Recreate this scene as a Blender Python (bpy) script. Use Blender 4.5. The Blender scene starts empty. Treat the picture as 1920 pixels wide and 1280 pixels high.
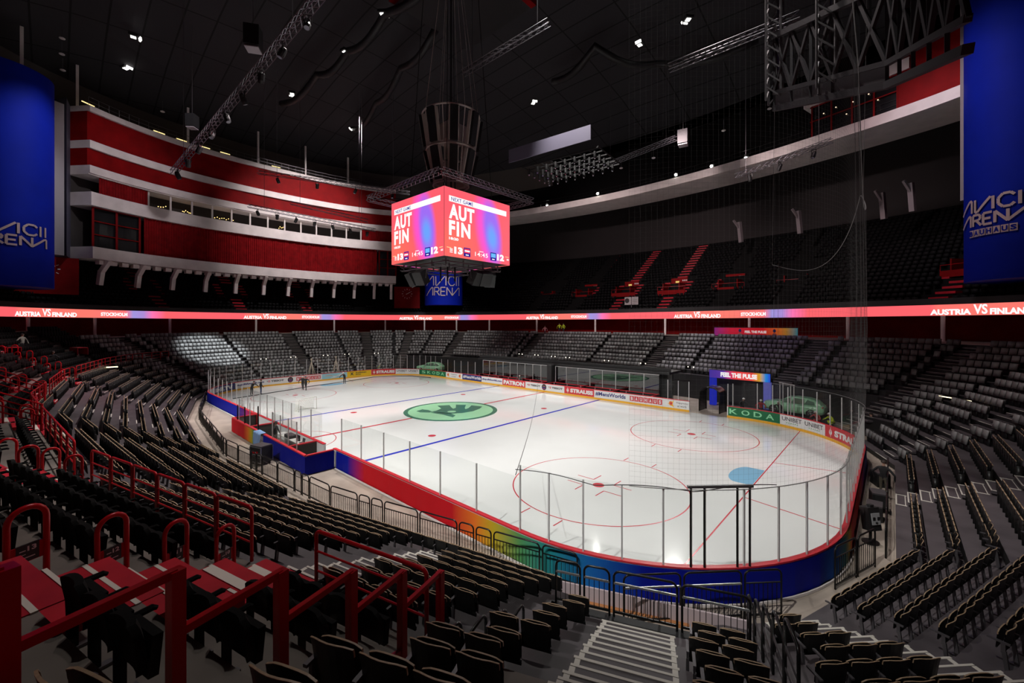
import bpy, bmesh, math, random
import numpy as np
from math import sin, cos, pi, radians, sqrt, atan2
from mathutils import Vector, Matrix, Euler
random.seed(7)
SC = bpy.context.scene
COL = SC.collection

# ------------------------------------------------------------------ camera
CAM = Vector((31.785, -26.057, 8.449)); YAW = 2.3099; FPX = 783.0; HZ = 606.6
cd = bpy.data.cameras.new('camera'); cam = bpy.data.objects.new('camera', cd); COL.objects.link(cam)
cam.location = CAM; cam.rotation_euler = (pi/2, 0, YAW - pi/2)
cd.sensor_width = 36; cd.lens = FPX/1920*36; cd.shift_y = -(640-HZ)/1920
cd.clip_start = .1; cd.clip_end = 400
SC.camera = cam
# ------------------------------------------------------------------ world, view
W = bpy.data.worlds.new('world'); SC.world = W; W.use_nodes = True
W.node_tree.nodes['Background'].inputs[0].default_value = (.5, .5, .6, 1)
W.node_tree.nodes['Background'].inputs[1].default_value = 0.0
SC.view_settings.view_transform = 'Standard'; SC.view_settings.look = 'None'
SC.view_settings.exposure = 0.0; SC.view_settings.gamma = 1.0
SC.view_settings.use_curve_mapping = False
SC.cycles.use_denoising = True
SC.cycles.transparent_max_bounces = 32
SC.cycles.max_bounces = 5; SC.cycles.diffuse_bounces = 3; SC.cycles.glossy_bounces = 3
SC.cycles.sample_clamp_indirect = 4.0
# ------------------------------------------------------------------ the hall's lamps and added fill spots
def spot(name, loc, target, watts, angle, blend=.4, color=(1, 1, 1), radius=.35):
    l = bpy.data.lights.new(name, 'SPOT'); l.energy = watts; l.spot_size = radians(angle); l.spot_blend = blend
    l.color = color; l.shadow_soft_size = radius
    o = bpy.data.objects.new(name, l); COL.objects.link(o); o.location = loc
    o.rotation_euler = (Vector(target)-Vector(loc)).to_track_quat('-Z', 'Y').to_euler()
    return o
FLOODX = [-25, -17, -6, 7.5, 12.6, 17]
for i, x in enumerate(FLOODX):                       # flood lamps over both long sides, trained on the ice
    spot('ice_flood', (x, 37.0, 30.5), (x*.95, 2.0, 0), 29500, 58, .95, (1, .985, .95), .3)
    spot('ice_flood', (-x, -37.0, 30.5), (-x*.95, -2.5, 0), 30000, 42, .75, (1, .985, .95), .3)
for x in (-27, -9, 9, 27):                           # ceiling fixtures above the rink
    spot('ceiling_fixture_light', (x, 0, 41), (x*.9, 0, 0), 16500, 46, .8, (1, .96, .92), .4)
# unseen spots added to fill stands, suites, upper tier and banners, some tinted
def fill_spot(p, t, w, a, col=(1, .95, .9), bl=.85): spot('fill_spot_light', p, t, w, a, bl, col, .5)
fill_spot((-14, -16, 42), (-38, 2, 3), 38000, 40)
fill_spot((-22, 0, 41), (-39.6, -11.3, 3.2), 150000, 13, (.9, .97, 1), .45)
fill_spot((-12, 6, 42), (-33, 24, 4), 34000, 36)
fill_spot((6, 8, 42), (4, 27, 4), 48000, 46)
fill_spot((10, 10, 42), (19, 26, 4), 10000, 30, (.75, .55, 1))
fill_spot((20, 6, 42), (37, 4, 3), 17000, 46, (1, .86, .84))
fill_spot((14, -8, 42), (27, -20, 3), 9000, 36)
fill_spot((4, -8, 42), (6, -22, 3), 50000, 46, (1, .94, .9))
fill_spot((6, -6, 42), (19, -27, 6), 15000, 24, (1, .84, .8))
fill_spot((-6, -8, 42), (-16, -22, 3), 60000, 36, (1, .86, .88))
fill_spot((-10, -10, 42), (-14, -29, 6), 26000, 26, (1, .25, .28))
fill_spot((-26, 6, 40), (-50.5, 6, 26), 34000, 62, (1, .9, .9), .9)
fill_spot((-12, -14, 40), (-45, -20, 28), 15000, 34, (1, .9, .95), .9)
fill_spot((-6, 12, 28), (-6, 44, 17), 16000, 80, (1, .8, .8), .9)
fill_spot((15, 14, 28), (17, 44, 18), 15000, 80, (1, .8, .8), .9)
fill_spot((26, 16, 43), (37, 38, 16), 9000, 50, (1, .7, .75), .9)
fill_spot((22, 12, 41), (38, 30, 24), 10000, 44, (.9, .9, 1), .8)
fill_spot((-24, -14, 40), (-38, -29, 24), 16000, 40, (.85, .9, 1), .8)
fill_spot((-20, 18, 30), (-38, 29, 14), 13000, 26, (.85, .9, 1), .8)

# ------------------------------------------------------------------ materials
MATS = {}
def mat(name, color=(.5, .5, .5), rough=.6, metal=0, emis=0, ecol=None, noise=0, nscale=6, spec=.5, alpha=1, bump=0):
    if name in MATS: return MATS[name]
    m = bpy.data.materials.new(name); m.use_nodes = True; nt = m.node_tree; b = nt.nodes['Principled BSDF']
    b.inputs['Base Color'].default_value = (*color, 1); b.inputs['Roughness'].default_value = rough
    b.inputs['Metallic'].default_value = metal; b.inputs['Specular IOR Level'].default_value = spec
    if emis:
        b.inputs['Emission Color'].default_value = (*(ecol or color), 1); b.inputs['Emission Strength'].default_value = emis
    if alpha < 1: b.inputs['Alpha'].default_value = alpha
    if noise or bump:
        tc = nt.nodes.new('ShaderNodeTexCoord'); nz = nt.nodes.new('ShaderNodeTexNoise')
        nz.inputs['Scale'].default_value = nscale; nz.inputs['Detail'].default_value = 5
        nt.links.new(tc.outputs['Object'], nz.inputs['Vector'])
        if noise:
            mp = nt.nodes.new('ShaderNodeMapRange'); mp.inputs['From Min'].default_value = .3; mp.inputs['From Max'].default_value = .7
            mp.inputs['To Min'].default_value = 1-noise; mp.inputs['To Max'].default_value = 1+noise
            nt.links.new(nz.outputs['Fac'], mp.inputs['Value'])
            mx = nt.nodes.new('ShaderNodeVectorMath'); mx.operation = 'SCALE'; mx.inputs[0].default_value = color
            nt.links.new(mp.outputs['Result'], mx.inputs['Scale']); nt.links.new(mx.outputs['Vector'], b.inputs['Base Color'])
        if bump:
            bp = nt.nodes.new('ShaderNodeBump'); bp.inputs['Strength'].default_value = bump
            nt.links.new(nz.outputs['Fac'], bp.inputs['Height']); nt.links.new(bp.outputs['Normal'], b.inputs['Normal'])
    MATS[name] = m; return m
def lin(r, g, b):
    f = lambda v: (v/255/12.92 if v/255 <= .04045 else ((v/255+.055)/1.055)**2.4)
    return (f(r), f(g), f(b))
def led(name, r, g, b, k=1.0):
    c = lin(r, g, b); return mat(name, (0, 0, 0), .6, 0, k, c, spec=.1)

M_ice = mat('ice', (.80, .81, .80), .10, noise=.02, nscale=.4, spec=.4)
M_conc = mat('concrete', (.36, .30, .25), .75, noise=.28, nscale=.5)
M_concd = mat('concrete_steps', (.15, .125, .11), .75, noise=.3, nscale=.9)
M_dark = mat('dark_platform', (.080, .068, .074), .5, noise=.25, nscale=1.2)
M_black = mat('black', (.012, .012, .013), .55)
M_seatblk = mat('seat_black_plastic', (.008, .008, .008), .42)
M_ply = mat('plywood_edge', (.36, .25, .15), .5, noise=.15, nscale=30)
M_seatgrey = mat('seat_grey', (.105, .10, .10), .5, noise=.0)
M_fabric = mat('black_upholstery', (.006, .006, .006), .9, spec=.12, bump=.1, nscale=60)
M_redpaint = mat('red_floor_paint', (.40, .018, .030), .42, spec=.12, noise=.15, nscale=2)
M_redrail = mat('red_rail', (.42, .004, .010), .28, spec=.25)
M_redwall = mat('red_wall', (.20, .002, .003), .65, spec=.12, noise=.2, nscale=.6)
M_redcurt = mat('red_curtain', (.20, .004, .006), .8, spec=.12, noise=.25, nscale=1.4)
M_white = mat('white_paint', (.74, .68, .66), .6, noise=.1, nscale=.7)
M_whitet = mat('white_tread', (.62, .58, .52), .55)
M_steel = mat('steel', (.45, .45, .46), .35, .8)
M_alu = mat('aluminium_post', (.62, .62, .62), .4, .3)
M_blackmetal = mat('black_metal', (.012, .012, .012), .3, .4)
M_greymetal = mat('grey_metal', (.14, .13, .14), .4, .6)
M_boardred = mat('board_red', (.62, .03, .045), .4)
M_boardwhite = mat('board_white', (.72, .73, .73), .35)
M_yellow = mat('kick_yellow', (.80, .42, .03), .4)
M_blue = mat('blue_cloth', (.004, .012, .30), .6, spec=.12, noise=.15, nscale=.5)
M_bluecol = mat('blue_banner_cloth', (.001, .010, .26), .7, spec=.12, noise=.12, nscale=.35)
M_skin = mat('skin', (.50, .30, .22), .6)
M_ceiling = None

# ------------------------------------------------------------------ mesh builder
class MB:
    def __init__(s): s.v = []; s.f = []; s.m = []
    def add(s, vs, fs, mi=0):
        o = len(s.v); s.v += [tuple(p) for p in vs]; s.f += [tuple(i+o for i in f) for f in fs]; s.m += [mi]*len(fs)
    def box(s, c, d, mi=0, rz=0, M=None):
        x, y, z = d[0]/2, d[1]/2, d[2]/2
        vs = [Vector((a*x, b*y, e*z)) for e in (-1, 1) for a, b in ((-1, -1), (1, -1), (1, 1), (-1, 1))]
        if M is None: M = Matrix.Rotation(rz, 3, 'Z')
        s.add([M @ v + Vector(c) for v in vs], [(3, 2, 1, 0), (4, 5, 6, 7), (0, 1, 5, 4), (1, 2, 6, 5), (2, 3, 7, 6), (3, 0, 4, 7)], mi)
    def bar(s, a, b, w, h=None, mi=0):
        a = Vector(a); b = Vector(b); d = b-a; L = d.length
        if L < 1e-6: return
        M = d.to_track_quat('X', 'Z').to_matrix(); s.box((a+b)/2, (L, w, h or w), mi, M=M)
    def tube(s, pts, r, n=6, mi=0, cap=True, closed=False):
        pts = [Vector(p) for p in pts]; rings = []; N = len(pts)
        prev = None
        for i, p in enumerate(pts):
            if closed: t = pts[(i+1) % N]-pts[i-1]
            else: t = pts[min(i+1, N-1)]-pts[max(i-1, 0)]
            t.normalize()
            if prev is None: u = t.orthogonal().normalized()
            else:
                u = prev - t*prev.dot(t)
                u = u.normalized() if u.length > 1e-5 else t.orthogonal().normalized()
            prev = u; w = t.cross(u); rr = r[i] if hasattr(r, '__len__') else r
            rings.append([p+(u*cos(2*pi*k/n)+w*sin(2*pi*k/n))*rr for k in range(n)])
        vs = [q for g in rings for q in g]; fs = []
        for i in range(N if closed else N-1):
            j = (i+1) % N
            for k in range(n): fs.append((i*n+k, i*n+(k+1) % n, j*n+(k+1) % n, j*n+k))
        if cap and not closed: fs += [tuple(range(n))[::-1], tuple(range((N-1)*n, N*n))]
        s.add(vs, fs, mi)
    def cyl(s, c, r, h, n=16, mi=0, r2=None):
        r2 = r if r2 is None else r2
        vs = [(c[0]+r*cos(2*pi*k/n), c[1]+r*sin(2*pi*k/n), c[2]) for k in range(n)] + [(c[0]+r2*cos(2*pi*k/n), c[1]+r2*sin(2*pi*k/n), c[2]+h) for k in range(n)]
        s.add(vs, [(k, (k+1) % n, n+(k+1) % n, n+k) for k in range(n)]+[tuple(range(n))[::-1], tuple(range(n, 2*n))], mi)
    def grid(s, rows, mi=0, closed=False):
        n = len(rows[0]); vs = [p for r in rows for p in r]; fs = []
        for i in range(len(rows)-1):
            for k in range(n if closed else n-1): fs.append((i*n+k, i*n+(k+1) % n, (i+1)*n+(k+1) % n, (i+1)*n+k))
        s.add(vs, fs, mi)
    def ball(s, c, r, n=10, mi=0, sz=(1, 1, 1)):
        rows = [[(c[0]+r*sz[0]*sin(pi*i/n)*cos(2*pi*k/(n+2)), c[1]+r*sz[1]*sin(pi*i/n)*sin(2*pi*k/(n+2)), c[2]+r*sz[2]*cos(pi*i/n)) for k in range(n+2)] for i in range(n+1)]
        s.grid(rows, mi, True)
    def mesh(s, name, mats):
        me = bpy.data.meshes.new(name); me.from_pydata(s.v, [], s.f)
        for m in (mats if isinstance(mats, (list, tuple)) else [mats]): me.materials.append(m)
        if any(s.m): me.polygons.foreach_set('material_index', s.m)
        me.update(); return me
    def build(s, name, mats, parent=None, smooth=False):
        me = s.mesh(name, mats)
        if smooth: me.polygons.foreach_set('use_smooth', [True]*len(me.polygons))
        return link(name, me, parent)
def link(name, me, parent=None):
    o = bpy.data.objects.new(name, me); COL.objects.link(o)
    if parent is not None: o.parent = parent
    return o
def tag(o, label=None, cat=None, group=None, kind=None):
    if label: o['label'] = label
    if cat: o['category'] = cat
    if group: o['group'] = group
    if kind: o['kind'] = kind
    return o
def thing(name, label, cat, loc=(0, 0, 0), rz=0, group=None):
    o = bpy.data.objects.new(name, None); COL.objects.link(o); o.empty_display_size = .1
    o.location = loc; o.rotation_euler = (0, 0, rz); return tag(o, label, cat, group)
def structure(o): o['kind'] = 'structure'; return o
def dup(root, loc, rz, label=None, group=None, cat=None):
    def cp(o, par):
        c = o.copy(); COL.objects.link(c)
        if par is not None: c.parent = par
        for ch in o.children: cp(ch, c)
        return c
    r = cp(root, None); r.location = loc; r.rotation_euler = (0, 0, rz)
    if label: r['label'] = label
    if group: r['group'] = group
    if cat: r['category'] = cat
    return r
ORD = ['first', 'second', 'third', 'fourth', 'fifth', 'sixth', 'seventh', 'eighth', 'ninth', 'tenth', 'eleventh', 'twelfth', 'thirteenth', 'fourteenth', 'fifteenth', 'sixteenth', 'seventeenth', 'eighteenth', 'nineteenth', 'twentieth', 'twenty-first', 'twenty-second', 'twenty-third', 'twenty-fourth', 'twenty-fifth', 'twenty-sixth', 'twenty-seventh', 'twenty-eighth', 'twenty-ninth', 'thirtieth'] + ['%dth' % i for i in range(31, 99)]
def proj(p):
    dx = p[0]-CAM.x; dy = p[1]-CAM.y; w = dx*cos(YAW)+dy*sin(YAW); r = dx*sin(YAW)-dy*cos(YAW)
    if w < .2: return None
    return 960+FPX*r/w, HZ-FPX*(p[2]-CAM.z)/w, w
def in_view(p, m=60):
    q = proj(p); return q is not None and -m < q[0] < 1920+m and -m < q[1] < 1280+m

# ------------------------------------------------------------------ lettering
_txt = {}
def text2d(s, bold=.0, italic=0, spacing=1.0):
    """flat triangles of a word, cap height 1, left bottom at the origin"""
    key = (s, bold, italic, spacing)
    if key in _txt: return _txt[key]
    cu = bpy.data.curves.new('lettering', 'FONT'); cu.body = s; cu.size = 1.0; cu.offset = bold; cu.shear = italic
    cu.space_character = spacing; cu.resolution_u = 3
    o = bpy.data.objects.new('lettering', cu); COL.objects.link(o)
    dg = bpy.context.evaluated_depsgraph_get(); me = bpy.data.meshes.new_from_object(o.evaluated_get(dg))
    vs = [(v.co.x, v.co.y) for v in me.vertices]; fs = [tuple(p.vertices) for p in me.polygons]
    bpy.data.objects.remove(o); bpy.data.curves.remove(cu); bpy.data.meshes.remove(me)
    x0 = min(v[0] for v in vs); x1 = max(v[0] for v in vs); y0 = min(v[1] for v in vs); y1 = max(v[1] for v in vs)
    # make every triangle front facing
    f2 = []
    for f in fs:
        a = sum(vs[f[i]][0]*vs[f[(i+1) % len(f)]][1]-vs[f[(i+1) % len(f)]][0]*vs[f[i]][1] for i in range(len(f)))
        f2.append(f if a > 0 else f[::-1])
    vs = [((x-x0)/(x1-x0), (y-y0)/(y1-y0)) for x, y in vs]
    _txt[key] = (vs, f2, (x1-x0)/(y1-y0)); return _txt[key]
def put_text(mb, s, x0, x1, y0, y1, fn, mi=0, bold=.02, italic=0, spacing=1.0, nosub=False):
    """letters filling the rectangle, mapped to the world by fn(x,y)"""
    vs, fs, asp = text2d(s, bold, italic, spacing)
    mb.add([fn(x0+(x1-x0)*a, y0+(y1-y0)*b) for a, b in vs], fs, mi)
def put_rect(mb, x0, x1, y0, y1, fn, mi=0, n=1, m=1):
    rows = [[fn(x0+(x1-x0)*i/n, y0+(y1-y0)*j/m) for i in range(n+1)] for j in range(m+1)]
    mb.grid(rows, mi)
def put_disc(mb, cx, cy, rx, ry, fn, mi=0, n=24, inner=0):
    if inner:
        a = [fn(cx+rx*cos(2*pi*k/n), cy+ry*sin(2*pi*k/n)) for k in range(n)]; b = [fn(cx+rx*inner*cos(2*pi*k/n), cy+ry*inner*sin(2*pi*k/n)) for k in range(n)]
        mb.add(a+b, [(k, (k+1) % n, n+(k+1) % n, n+k) for k in range(n)], mi)
    else: mb.add([fn(cx+rx*cos(2*pi*k/n), cy+ry*sin(2*pi*k/n)) for k in range(n)], [tuple(range(n))], mi)
def put_poly(mb, pts, fn, mi=0):
    mb.add([fn(*p) for p in pts], [tuple(range(len(pts)))], mi)

# ------------------------------------------------------------------ plan of the bowl
BASE = [(0, 32.5), (20, 32.87), (44, 30.6), (67.5, 24.38), (76, 21.63), (85, 20.04)]
FAC = sorted([(a, h) for a, h in BASE] + [(180-a, h) for a, h in BASE if a] + [(180, 32.5)] + [(180+a, h) for a, h in BASE if a] + [(360-a, h) for a, h in BASE if a])
FAC = sorted(set(FAC)); NF = len(FAC)
def ring(off):
    """corner points of the seating polygon moved outward by off; point i lies between facet i-1 and facet i"""
    out = []
    for i in range(NF):
        a0, h0 = FAC[i-1]; a1, h1 = FAC[i]
        a0 = radians(a0); a1 = radians(a1); D = cos(a0)*sin(a1)-sin(a0)*cos(a1)
        out.append((((h0+off)*sin(a1)-(h1+off)*sin(a0))/D, ((h1+off)*cos(a0)-(h0+off)*cos(a1))/D))
    return out
def smooth_ring(off, it=2):
    p = ring(off)
    for _ in range(it):
        q = []
        for i in range(len(p)):
            a = p[i]; b = p[(i+1) % len(p)]
            q += [(a[0]*.75+b[0]*.25, a[1]*.75+b[1]*.25), (a[0]*.25+b[0]*.75, a[1]*.25+b[1]*.75)]
        p = q
    return p
TREAD = .82
def zf(k): return .25+.4*k if k <= 8 else 3.95+.47*(k-9)
def seatline(i, k):
    """ends of the seat-back line of row k along facet i, with its tangent and outward normal"""
    r = ring(TREAD*k); a = radians(FAC[i][0])
    return Vector((*r[i], 0)), Vector((*r[(i+1) % NF], 0)), Vector((-sin(a), cos(a), 0)), Vector((cos(a), sin(a), 0))
# ================================================================== floor, ice, boards
fl = MB(); put_rect(fl, -70, 70, -60, 60, lambda x, y: (x, y, -.04)); structure(fl.build('floor', M_conc))
HL, HW, RR = 30.45, 14.75, 8.5
SEG = [('l', (HL, 0), (0, 1), HW-RR), ('a', (HL-RR, HW-RR), 0, RR*pi/2), ('l', (HL-RR, HW), (-1, 0), 2*(HL-RR)), ('a', (-(HL-RR), HW-RR), pi/2, RR*pi/2),
       ('l', (-HL, HW-RR), (0, -1), 2*(HW-RR)), ('a', (-(HL-RR), -(HW-RR)), pi, RR*pi/2), ('l', (-(HL-RR), -HW), (1, 0), 2*(HL-RR)), ('a', (HL-RR, -(HW-RR)), 1.5*pi, RR*pi/2), ('l', (HL, -(HW-RR)), (0, 1), HW-RR)]
STOT = sum(s[3] for s in SEG)
def rp(s, off=0, z=0):
    s = s % STOT
    for t, p, q, ln in SEG:
        if s <= ln+1e-9:
            if t == 'l': return Vector((p[0]+q[0]*s+q[1]*off, p[1]+q[1]*s-q[0]*off, z))
            a = q+s/RR; return Vector((p[0]+(RR+off)*cos(a), p[1]+(RR+off)*sin(a), z))
        s -= ln
def rn(s): return (rp(s, 1)-rp(s, 0)).normalized()
def ribbon(mb, s0, s1, prof, mi=0, step=.6, ends=False):
    """sweep a (off,z) profile along the boards"""
    n = max(1, int(abs(s1-s0)/step)); rows = [[rp(s0+(s1-s0)*i/n, o, z) for o, z in prof] for i in range(n+1)]
    mb.grid(rows, mi)
    if ends and len(prof) > 2:
        mb.add(rows[0], [tuple(range(len(prof)))[::-1]], mi); mb.add(rows[-1], [tuple(range(len(prof)))], mi)
SX = lambda x: 124.65+x            # running length on the near side at plan x
SF = lambda x: 41.55-x             # and on the far side
# ice with its painted lines
ic = MB(); n = 240; ic.add([rp(STOT*i/n, .02, 0) for i in range(n)], [tuple(range(n))])
ice = ic.build('ice_sheet', M_ice); tag(ice, 'white ice sheet of the rink with red and blue lines', 'ice'); ice['kind'] = 'structure'
M_lblue = mat('line_blue', (.035, .05, .52), .2); M_lred = mat('line_red', (.60, .05, .07), .2); M_crease = mat('crease_blue', (.22, .50, .72), .2)
def halfw(x):
    ax = abs(x)
    return HW if ax <= HL-RR else HW-RR+sqrt(max(0, RR*RR-(ax-HL+RR)**2))
def paint(name, fn, m):
    b = MB(); fn(b); return b.build(name, m, ice)
Z1 = .004
for nm, x, w, m in (('center_line', 0, .3, M_lred), ('blue_line', 7.75, .3, M_lblue), ('blue_line', -7.75, .3, M_lblue), ('goal_line', 26.4, .06, M_lred), ('goal_line', -26.4, .06, M_lred)):
    paint(nm, lambda b: put_rect(b, x-w/2, x+w/2, -halfw(x), halfw(x), lambda p, q: (p, q, Z1)), m)
xy = lambda z: (lambda p, q: (p, q, z))
def circle(cx, cy, r=4.5, w=.06):
    paint('faceoff_circle', lambda b: put_disc(b, cx, cy, r, r, xy(Z1), n=96, inner=1-w/r), M_lred)
for sx in (-1, 1):
    for sy in (-1, 1):
        cx, cy = sx*20.4, sy*6.84
        circle(cx, cy)
        paint('faceoff_spot', lambda b: put_disc(b, cx, cy, .3, .3, xy(Z1)), M_lred)
        def hash_(b):
            for a in (-1, 1):
                for c in (-1, 1): put_rect(b, cx+a*.9-.03, cx+a*.9+.03, cy+c*4.5, cy+c*5.15, xy(Z1))
                for c in (-1, 1):
                    put_rect(b, cx+a*.6, cx+a*1.6, cy+c*.5-.03, cy+c*.5+.03, xy(Z1)); put_rect(b, cx+a*.6-.03, cx+a*.6+.03, cy+c*.5, cy+c*1.3, xy(Z1))
        paint('faceoff_marking', hash_, M_lred)
        paint('faceoff_spot', lambda b: put_disc(b, sx*6.1, sy*6.84, .3, .3, xy(Z1)), M_lred)
    def crease(b):
        pts = [(sx*26.35, -1.5)]+[(sx*(26.4-.85-.6*cos(t)), 1.5*sin(t)) for t in np.linspace(-pi/2, pi/2, 16)]+[(sx*26.35, 1.5)]
        if sx < 0: pts = pts[::-1]
        put_poly(b, pts[::-1], xy(Z1))
    paint('goal_crease', crease, M_crease)
def trapez(b):
    for sx in (-1, 1):
        for sy in (-1, 1): b.bar((sx*26.4, sy*3.4, Z1-.002), (sx*30.4, sy*4.3, Z1-.002), .06, .006)
paint('goal_line_marking', trapez, M_lred)
paint('penalty_semicircle', lambda b: b.add([(r*cos(t), -14.7+r*sin(t), Z1) for t in np.linspace(0, pi, 25) for r in (3, 3.06)], [(2*i, 2*i+2, 2*i+3, 2*i+1) for i in range(24)]), M_lred)
# centre emblem: green disc with a winged arrow
lg = MB(); th = radians(132-90-180+10)
def cl(z):
    a = YAW-pi/2
    return lambda x, y: (x*cos(a)-y*sin(a), x*sin(a)+y*cos(a), z)
put_disc(lg, 0, 0, 4.5, 4.5, cl(.006), 0, 72); put_disc(lg, 0, 0, 4.08, 4.08, cl(.009), 1, 72)
def wing(pts): put_poly(lg, pts, cl(.012), 0)
arc = lambda cx, cy, r, a0, a1, k=8, sy=1: [(cx+r*cos(radians(a0+(a1-a0)*i/k)), cy+sy*r*sin(radians(a0+(a1-a0)*i/k))) for i in range(k+1)]
wing([(-1.9, -.75), (-.6, -1.25), (.1, -1.5), (1.2, -1.2), (2.2, -.4), (2.75, .9), (2.9, 1.9), (1.75, 2.5), (1.6, 1.2), (1.35, .55), (1.2, 1.2), (1.15, 2.75), (.1, 2.85), (.3, 1.2), (.1, .8), (-.2, 1.5), (-.55, 2.65), (-1.75, 2.3), (-1.1, .9), (-1.4, -.1)])
wing([(-3.3, -.35), (-2.9, .5), (-2.2, .1), (-1.75, -.55), (-1.9, -1.0), (-2.8, -.9)])
wing([(-1.9, -1.0), (-.5, -1.9), (.6, -3.0), (.75, -2.3), (.2, -1.4), (-1, -.9)])
put_disc(lg, .15, -.55, .42, .42, cl(.015), 1, 24)
lg.build('center_emblem', [mat('emblem_dark_green', (.04, .20, .13), .2), mat('emblem_light_green', (.34, .70, .42), .2)], ice)

# ------------------------------------------------------------------ dasher boards
bd = thing('dasher_boards', 'white advertising boards with red cap rail and yellow kickplate around the ice', 'rink boards')
GAPS = [(20.78, 24.1), (130.6, 131.9)]
RUNS = []; c = GAPS[0][1]
RUNS.append((GAPS[0][1], GAPS[1][0])); RUNS.append((GAPS[1][1], STOT+GAPS[0][0]))
core = MB(); cap = MB(); kick = MB()
for a, b in RUNS:
    ribbon(core, a, b, [(0, 0), (0, 1.02), (.14, 1.02), (.14, 0)], ends=True)
    ribbon(cap, a, b, [(-.02, 1.02), (-.02, 1.07), (.16, 1.07), (.16, 1.02)], ends=True)
    ribbon(kick, a, b, [(-.012, .005), (-.012, .21)])
core.build('board_core', M_boardwhite, bd); cap.build('cap_rail', M_boardred, bd); kick.build('kickplate', M_yellow, bd)
# printed cloth on the outside of the near boards (a printed rainbow: the colour runs with the cloth)
def cloth_material(name, stops):
    m = bpy.data.materials.new(name); m.use_nodes = True; nt = m.node_tree; b = nt.nodes['Principled BSDF']; b.inputs['Roughness'].default_value = .65; b.inputs['Specular IOR Level'].default_value = .12
    uv = nt.nodes.new('ShaderNodeUVMap'); sp = nt.nodes.new('ShaderNodeSeparateXYZ'); cr = nt.nodes.new('ShaderNodeValToRGB')
    nt.links.new(uv.outputs[0], sp.inputs[0]); nt.links.new(sp.outputs[0], cr.inputs[0]); nt.links.new(cr.outputs[0], b.inputs['Base Color'])
    el = cr.color_ramp.elements
    while len(el) > 1: el.remove(el[-1])
    el[0].position = stops[0][0]; el[0].color = (*stops[0][1], 1)
    for p, c in stops[1:]:
        e = el.new(p); e.color = (*c, 1)
    return m
cBL, cRD, cOR, cYE, cGR, cTE, cAZ = (.003, .008, .26), (.50, .008, .015), (.72, .16, .02), (.50, .36, .02), (.08, .28, .09), (.015, .22, .24), (.01, .12, .40)
def cloth(name, pts, z0, z1, stops, parent, label=None, wave=.0):
    """vertical cloth along a plan polyline; u runs 0..1 along it"""
    L = [0]
    for a, b in zip(pts, pts[1:]): L.append(L[-1]+(Vector(b)-Vector(a)).length)
    me = bpy.data.meshes.new(name); vs = []; fs = []; nz = 4
    for i, p in enumerate(pts):
        t = (Vector(pts[min(i+1, len(pts)-1)])-Vector(pts[max(i-1, 0)])).normalized(); nn = Vector((t.y, -t.x))
        for j in range(nz+1):
            f = j/nz; d = wave*sin(i*2.1)*(1-f); vs.append((p[0]+nn.x*d, p[1]+nn.y*d, z0+(z1-z0)*f))
    for i in range(len(pts)-1):
        for j in range(nz): k = i*(nz+1)+j; fs.append((k, k+nz+1, k+nz+2, k+1))
    me.from_pydata(vs, [], fs); uvl = me.uv_layers.new()
    for p in me.polygons:
        for li in p.loop_indices: uvl.data[li].uv = (L[me.loops[li].vertex_index//(nz+1)]/L[-1], .5)
    me.materials.append(cloth_material(name+'_print', stops)); o = link(name, me, parent)
    if label: o['label'] = label
    return o
s0, s1 = SX(7.75), STOT+6.25+6
f = lambda x: (x-s0)/(s1-s0)
S_ = lambda x: SX(x); CS = SX(HL-RR)                     # corner starts
stops = [(0, cBL), (f(SX(9.2)), cBL), (f(SX(11.0)), cRD), (f(SX(18.2)), cRD), (f(SX(19.6)), cOR), (f(SX(20.6)), cYE), (f(SX(21.9)), cGR), (f(CS+1.2), cTE), (f(CS+2.6), cAZ), (f(CS+4.2), cBL), (f(CS+10.2), cBL), (f(CS+11.6), cAZ), (f(CS+12.3), cTE), (f(CS+12.9), cYE), (f(CS+13.9), cRD), (f(CS+19), cRD), (f(CS+24), cBL)]
cloth('board_skirt', [tuple(rp(s, .17+.03*(1 if s > SX(9) else 1))[:2]) for s in np.arange(s0, s1, .4)], .02, 1.02, stops, bd, 'rainbow printed cloth on the near side', .02)
f2 = lambda x: (SX(x)-SX(-24))/(SX(-6.2)-SX(-24))
sA = SX(-34); f3 = lambda x: (SX(x)-sA)/(SX(-6.1)-sA)
cloth('board_skirt', [tuple(rp(s, .18)[:2]) for s in np.arange(sA, SX(-6.0), .4)], .02, 1.02, [(0, cBL), (f3(-11.5), cBL), (f3(-9.5), (.12, .012, .16)), (f3(-7.5), cRD), (1, cRD)], bd)
pk = MB()
ribbon(pk, SX(7.8), STOT+8, [(.30, -.03), (.30, .05), (.26, .05), (.26, -.03)]); ribbon(pk, sA, SX(-6.2), [(.30, -.03), (.30, .05), (.26, .05), (.26, -.03)])
pk.build('base_strip', M_white, bd)
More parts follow.
